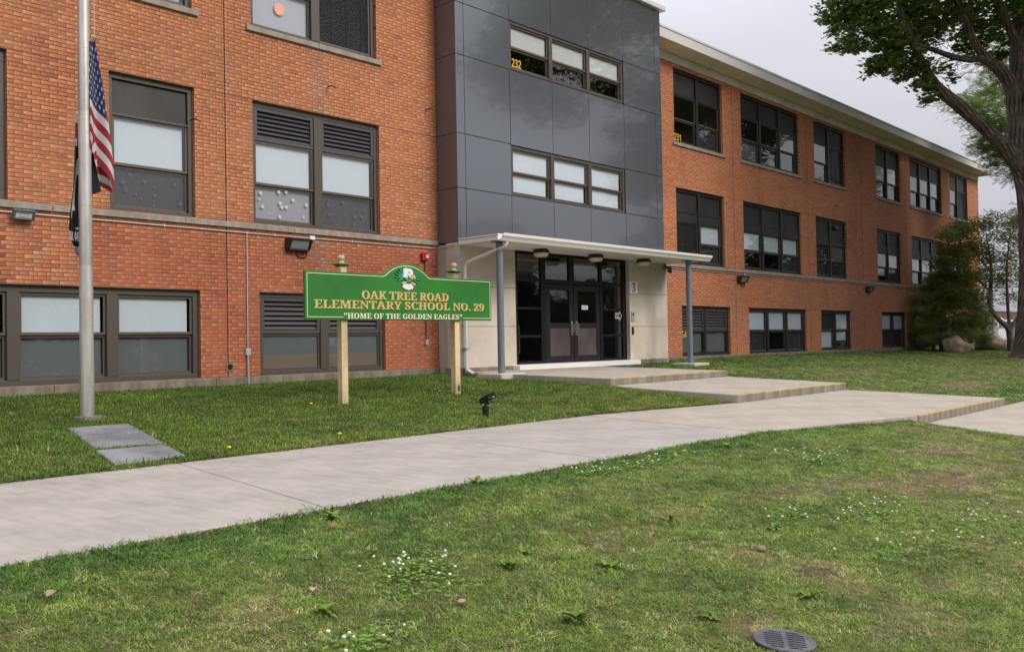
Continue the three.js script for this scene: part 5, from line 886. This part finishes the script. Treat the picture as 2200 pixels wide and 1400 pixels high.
{
  const t = thing('locust_tree', 'light green feathery tree rising behind the maple trunk', 'tree');
  meshUV('trunk', [limb([[55, 0.2, 5.2], [55, 5, 5.2], [54.4, 10, 4.9], [53.8, 15, 4.6]], [0.35, 0.28, 0.2, 0.06], 12, 24, 0.15, 5)], M.bark, t);
  const bl = []; for (const e of [[51.6, 10.9, 3.2], [50.3, 12.6, 2.6], [52.4, 9.9, 3.8], [52.6, 14.6, 3.0], [51.2, 12.2, 3.2]]) bl.push(limb([[54.4, e[1] - 2.2, 5], [53, e[1] - 0.5, 4.2], e], [0.10, 0.06, 0.015], 6, 10, 0.1, 3)); for (const b of bl) meshUV('limb', [b], M.bark, t);
  crown(t, frondGeo, [[49.3, 12.75, 2.0, 0.8, 0.35, 0.8, 22], [50.1, 12.7, 2.3, 1.0, 0.6, 1.0, 60], [51.2, 12.3, 2.9, 1.3, 0.9, 1.2, 120], [52, 11.6, 3.4, 1.3, 1.0, 1.3, 130], [51.3, 11.0, 2.9, 1.0, 0.7, 1.0, 70], [52.4, 10.4, 3.7, 1.2, 0.8, 1.2, 100], [51.2, 10.5, 2.7, 0.6, 0.4, 0.7, 26], [51.6, 9.75, 3.2, 0.7, 0.4, 0.8, 34], [52.5, 9.3, 4.0, 0.9, 0.5, 0.9, 60], [52.2, 13.6, 3.0, 1.5, 1.1, 1.3, 150], [53, 15.2, 3.2, 2.0, 1.2, 1.8, 170], [54.5, 13, 4.6, 2.2, 2.0, 2.0, 200], [54, 17, 4.2, 2.2, 1.6, 2.2, 160], [55.5, 10.5, 5.5, 2, 1.6, 2, 130], [52.9, 7.4, 4.2, 0.8, 0.5, 0.8, 34], [52.0, 6.9, 3.9, 0.5, 0.3, 0.6, 16]], [[0.15, 0.23, 0.035], [0.19, 0.28, 0.045], [0.12, 0.19, 0.03], [0.23, 0.31, 0.06]], 1.25, 0.5, 1.7);
}
{
  const t = thing('small_tree', 'small multi stemmed tree leaning past the building corner', 'tree'), y = groundY(50.8, 3.75);
  const b = (p, r) => meshUV('trunk', [limb(p, r, 9, 20, 0.15, rr(0, 9))], M.bark, t);
  b([[50.85, y - 0.2, 3.75], [50.8, 1.5, 3.71], [50.45, 2.0, 3.35], [50.1, 2.7, 3.05], [50.15, 3.6, 3.1], [50.2, 4.6, 3.15], [50.0, 6.4, 3.0]], [0.17, 0.15, 0.12, 0.11, 0.09, 0.07, 0.02]); b([[50.82, 1.45, 3.71], [51.2, 2.1, 4.1], [51.6, 2.8, 4.5], [51.8, 4.6, 4.7]], [0.13, 0.10, 0.08, 0.02]); b([[50.85, 1.5, 3.75], [50.75, 3.0, 3.7], [50.75, 4.6, 3.72], [50.9, 6.6, 3.9]], [0.09, 0.07, 0.05, 0.02]);
  b([[50.2, 3.4, 3.1], [49.2, 4.2, 2.6], [48.2, 5.0, 2.2], [46.8, 5.9, 2.1]], [0.06, 0.05, 0.035, 0.01]); b([[50.15, 4.4, 3.1], [49.0, 5.3, 2.8], [47.8, 6.3, 2.6]], [0.05, 0.035, 0.01]);
  crown(t, ovalGeo, [[45.6, 6.0, 2.4, 0.4, 0.2, 0.4, 14], [46.4, 6.15, 2.3, 0.6, 0.3, 0.6, 40], [47.2, 6.3, 2.4, 0.6, 0.4, 0.6, 60], [47.9, 6.5, 2.5, 0.6, 0.55, 0.7, 75], [47.2, 5.4, 2.2, 0.7, 0.4, 0.7, 70], [46.5, 4.75, 1.9, 0.6, 0.35, 0.6, 48], [47.6, 4.8, 2.3, 0.9, 0.5, 0.8, 90], [48.4, 5.6, 2.7, 0.7, 0.6, 0.8, 90], [48.4, 4.1, 2.5, 0.7, 0.5, 0.8, 70], [47.6, 3.5, 2.2, 0.6, 0.35, 0.7, 46], [48.9, 3.3, 2.7, 0.5, 0.5, 0.7, 42], [49.4, 6.6, 3.0, 0.7, 0.6, 0.8, 42], [50.1, 7.0, 3.2, 0.8, 0.5, 0.8, 40], [50.8, 6.3, 3.6, 0.8, 0.7, 0.9, 55], [49.6, 5.4, 3.0, 0.8, 0.7, 0.8, 62], [50.7, 5.0, 3.5, 0.9, 0.7, 0.9, 66], [51.6, 5.6, 4.2, 0.8, 0.9, 0.8, 60], [49.5, 4.3, 2.9, 0.6, 0.5, 0.7, 46], [50.4, 3.9, 3.3, 0.7, 0.5, 0.8, 46], [51.4, 4.2, 4.1, 0.8, 0.6, 0.8, 46], [49.6, 3.1, 2.9, 0.4, 0.5, 0.6, 26], [51, 3.1, 3.8, 0.5, 0.4, 0.6, 18], [49.5, 2.0, 2.8, 0.45, 0.5, 0.5, 40], [53.3, 1.0, 4.0, 0.6, 0.6, 0.5, 40], [52.2, 1.2, 4.2, 0.4, 0.7, 0.4, 40], [51.6, 7.0, 4.2, 0.9, 0.5, 0.9, 40]], [[0.22, 0.27, 0.06], [0.27, 0.29, 0.06], [0.17, 0.21, 0.05], [0.25, 0.26, 0.06]], 0.85, 0.6, 2.1);
}
{
  const t = thing('evergreen_shrub', 'dark feathery evergreen shrub against the right end of the wall', 'shrub'), y = groundY(48.4, 1.3), C = [];
  for (const [dx, dz, h] of [[0, 0, 3.9], [-0.7, 0.2, 2.9], [0.7, 0.4, 2.6], [0.3, -0.4, 2.2]]) meshUV('trunk', [limb([[48.4 + dx * 0.4, y - 0.2, 1.2 + dz], [48.4 + dx * 0.8, y + h * 0.5, 1.2 + dz], [48.5 + dx, y + h, 1.3 + dz * 1.5]], [0.10, 0.06, 0.015], 8, 12, 0.15, 3)], M.bark, t);
  const cx0 = 48.55, cz0 = 1.35;
  for (let k = 0; k < 74; k++) { const h = Math.pow(k / 74, 0.9), w = (h < 0.45 ? 2.9 - 1.2 * h : lerp(2.3, 0.35, (h - 0.45) / 0.55)), a = k * 2.4, q = w * rr(0.55, 1.0); const ax = Math.cos(a) * q, az = Math.sin(a) * q; C.push([cx0 + ax * 0.68 + h * 0.3, y + 0.25 + h * 3.7 + rr(-0.1, 0.1), Math.max(0.55, cz0 + az * 0.75), 0.6 * rr(0.6, 1.2), 0.13, 0.6, 36]); }
  C.push([46.6, y + 2.0, 0.75, 0.6, 0.15, 0.5, 30], [46.9, y + 1.2, 0.9, 0.6, 0.2, 0.5, 40], [47.0, y + 0.5, 1.1, 0.6, 0.3, 0.5, 40], [47.3, y + 2.7, 0.6, 0.5, 0.3, 0.5, 26], [47.9, y + 2.5, 0.8, 0.6, 0.3, 0.5, 40], [49.9, y + 1.8, 2.6, 0.6, 0.4, 0.6, 50], [50.1, y + 1.2, 2.8, 0.6, 0.5, 0.6, 60], [48.7, y + 3.9, 1.4, 0.3, 0.25, 0.3, 20]);
  crown(t, needleGeo, C, [[0.17, 0.23, 0.055], [0.22, 0.28, 0.06], [0.30, 0.36, 0.075], [0.12, 0.17, 0.045]], 1.0, 0.3);
}
// trees along the street, seen only as reflections in the glass and the panels
const streetTrees = [['tall broad tree across the street opposite the right wing', 72, 30, 13], ['round tree across the street reflected in the left windows', 30, 40, 8], ['tree across the street beyond the lower walk', 52, 36, 11], ['tree standing on the lawn far right of the maple', 66, 14, 10]];
streetTrees.forEach(([label, x, z, h], i) => {
  const t = thing('street_tree', label, 'tree'), y = groundY(x, z); meshUV('trunk', [limb([[x, y - 0.2, z], [x + 0.2, y + h * 0.35, z], [x, y + h * 0.8, z]], [0.4, 0.3, 0.08], 10, 14, 0.15, i)], M.bark, t);
  const C = []; for (let k = 0; k < 26; k++) { const a = k * 2.4, u = 1 - (k + 0.5) / 13, s = Math.sqrt(1 - u * u) * h * 0.36; C.push([x + Math.cos(a) * s, y + h * 0.68 + u * h * 0.3, z + Math.sin(a) * s, h * 0.15, h * 0.11, h * 0.15, 60]); } crown(t, mapleGeo, C, [[0.04, 0.085, 0.02], [0.055, 0.11, 0.025]], 1.9);
});

{ // the belt of trees on the far side of the street
  const o = thing('treeline', 'dense belt of trees on the far side of the street', 'trees'); o.userData.kind = 'stuff';
  const C = []; for (let i = 0; i < 150; i++) { const x = -30 + i * 1.15 + rr(-1, 1), h = 6.5 + 4.5 * fbm3(x * 0.12, 4.4, 0.3, 3) * 1.6; for (let y = 0.5; y < h; y += 1.6) C.push([x, y - 0.2, 44 + rr(-1.5, 1.5), 1.3, 1.2, 1.3, 30]); }
  crown(o, mapleGeo, C, [[0.04, 0.07, 0.02], [0.05, 0.09, 0.024]], 2.6);
}

// ------------------------------------------------------------------ beyond the school's right end
{
  const b = thing('shop_building', 'low brown shop building with white front far behind the boulders', 'building');
  mesh('fascia', rb(78, 130, 2.78, 3.72, -12.5, -12.2), plain(0.14, 0.065, 0.05, 0.8, { map: T.patch }), b); mesh('roof_edge', rb(77.8, 130.2, 3.721, 3.9, -22, -12.1), plain(0.30, 0.30, 0.32, 0.6), b); mesh('canopy_edge', rb(77.9, 130, 2.6, 2.775, -12.5, -11.4), plain(0.6, 0.6, 0.62, 0.6), b); mesh('wall', bx(78, 130, 0, 2.59, -22, -12.6), plain(0.42, 0.43, 0.46, 0.7, { map: T.patch }), b);
  for (let i = 0; i < 12; i++) mesh('shop_window', rb(79 + i * 4, 82 + i * 4, 0.7, 2.4, -12.61, -12.55), plain(0.12, 0.13, 0.15, 0.15), b);
  mesh('sign_letter', [rb(86.6, 87.4, 2.95, 3.55, -12.19, -12.1, 0.2, 3)], plain(0.45, 0.015, 0.02, 0.5), b); mesh('sign_letter', [rb(88.8, 89.6, 2.95, 3.55, -12.19, -12.1, 0.2, 3)], plain(0.45, 0.015, 0.02, 0.5), b);
}
{
  const v = thing('parked_van', 'white parked van half hidden behind the small tree', 'van', [80.5, groundY(80, -5), -5.2], 0.15);
  const prof = poly([[-2.4, 0.35], [2.3, 0.35], [2.45, 0.9], [1.9, 1.15], [1.3, 1.95], [-2.3, 2.05], [-2.45, 1.6]]);
  mesh('body', ext(prof, 1.8, 0.05).translate(0, 0, -0.9), plain(0.66, 0.67, 0.70, 0.35), v); for (const x of [-1.5, 1.45]) for (const z of [-0.82, 0.82]) { const w = mesh('wheel', new THREE.CylinderGeometry(0.34, 0.34, 0.22, 24).rotateX(1.5708).translate(x, 0.34, z), M.plastic, v); mesh('rim', new THREE.CylinderGeometry(0.2, 0.2, 0.23, 16).rotateX(1.5708).translate(x, 0.34, z), M.galv, w); }
  mesh('window', [ext(poly([[0.2, 1.2], [1.55, 1.2], [1.2, 1.8], [0.2, 1.82]]), 0.02).translate(0, 0, 0.951)], plain(0.02, 0.022, 0.025, 0.1), v); mesh('window', [ext(poly([[-2.1, 1.2], [0.1, 1.2], [0.1, 1.82], [-2.1, 1.86]]), 0.02).translate(0, 0, 0.951)], plain(0.02, 0.022, 0.025, 0.1), v); mesh('headlight', [rb(2.3, 2.5, 0.85, 1.05, 0.5, 0.85, 0.03)], plain(0.7, 0.7, 0.7, 0.2), v);
}
{
  const p = thing('utility_pole', 'grey utility pole beyond the building corner', 'utility pole', [67.66, 0.2, -1.5]); mesh('pole', cyl(0, 0, 6.4, 0, 0.1, 0.08, 12), plain(0.3, 0.3, 0.31, 0.7), p); mesh('crossarm', rb(-0.7, 0.7, 5.9, 6.0, -0.06, 0.06), plain(0.25, 0.24, 0.22, 0.8), p);
  [5.9, 5.55, 5.1, 4.7, 4.25].forEach((y, i) => tag(mesh('utility_wire', tube([[62, y - 0.1, -6.5 - i * 0.1], [67.6, y - 0.3, -1.5], [80, y + 0.1, 10]], 0.028, 5, 12), M.plastic), ['topmost', 'second', 'third', 'fourth', 'lowest'][i] + ' dark overhead wire behind the small tree', 'wire'));
}
renderer.render(scene, camera);
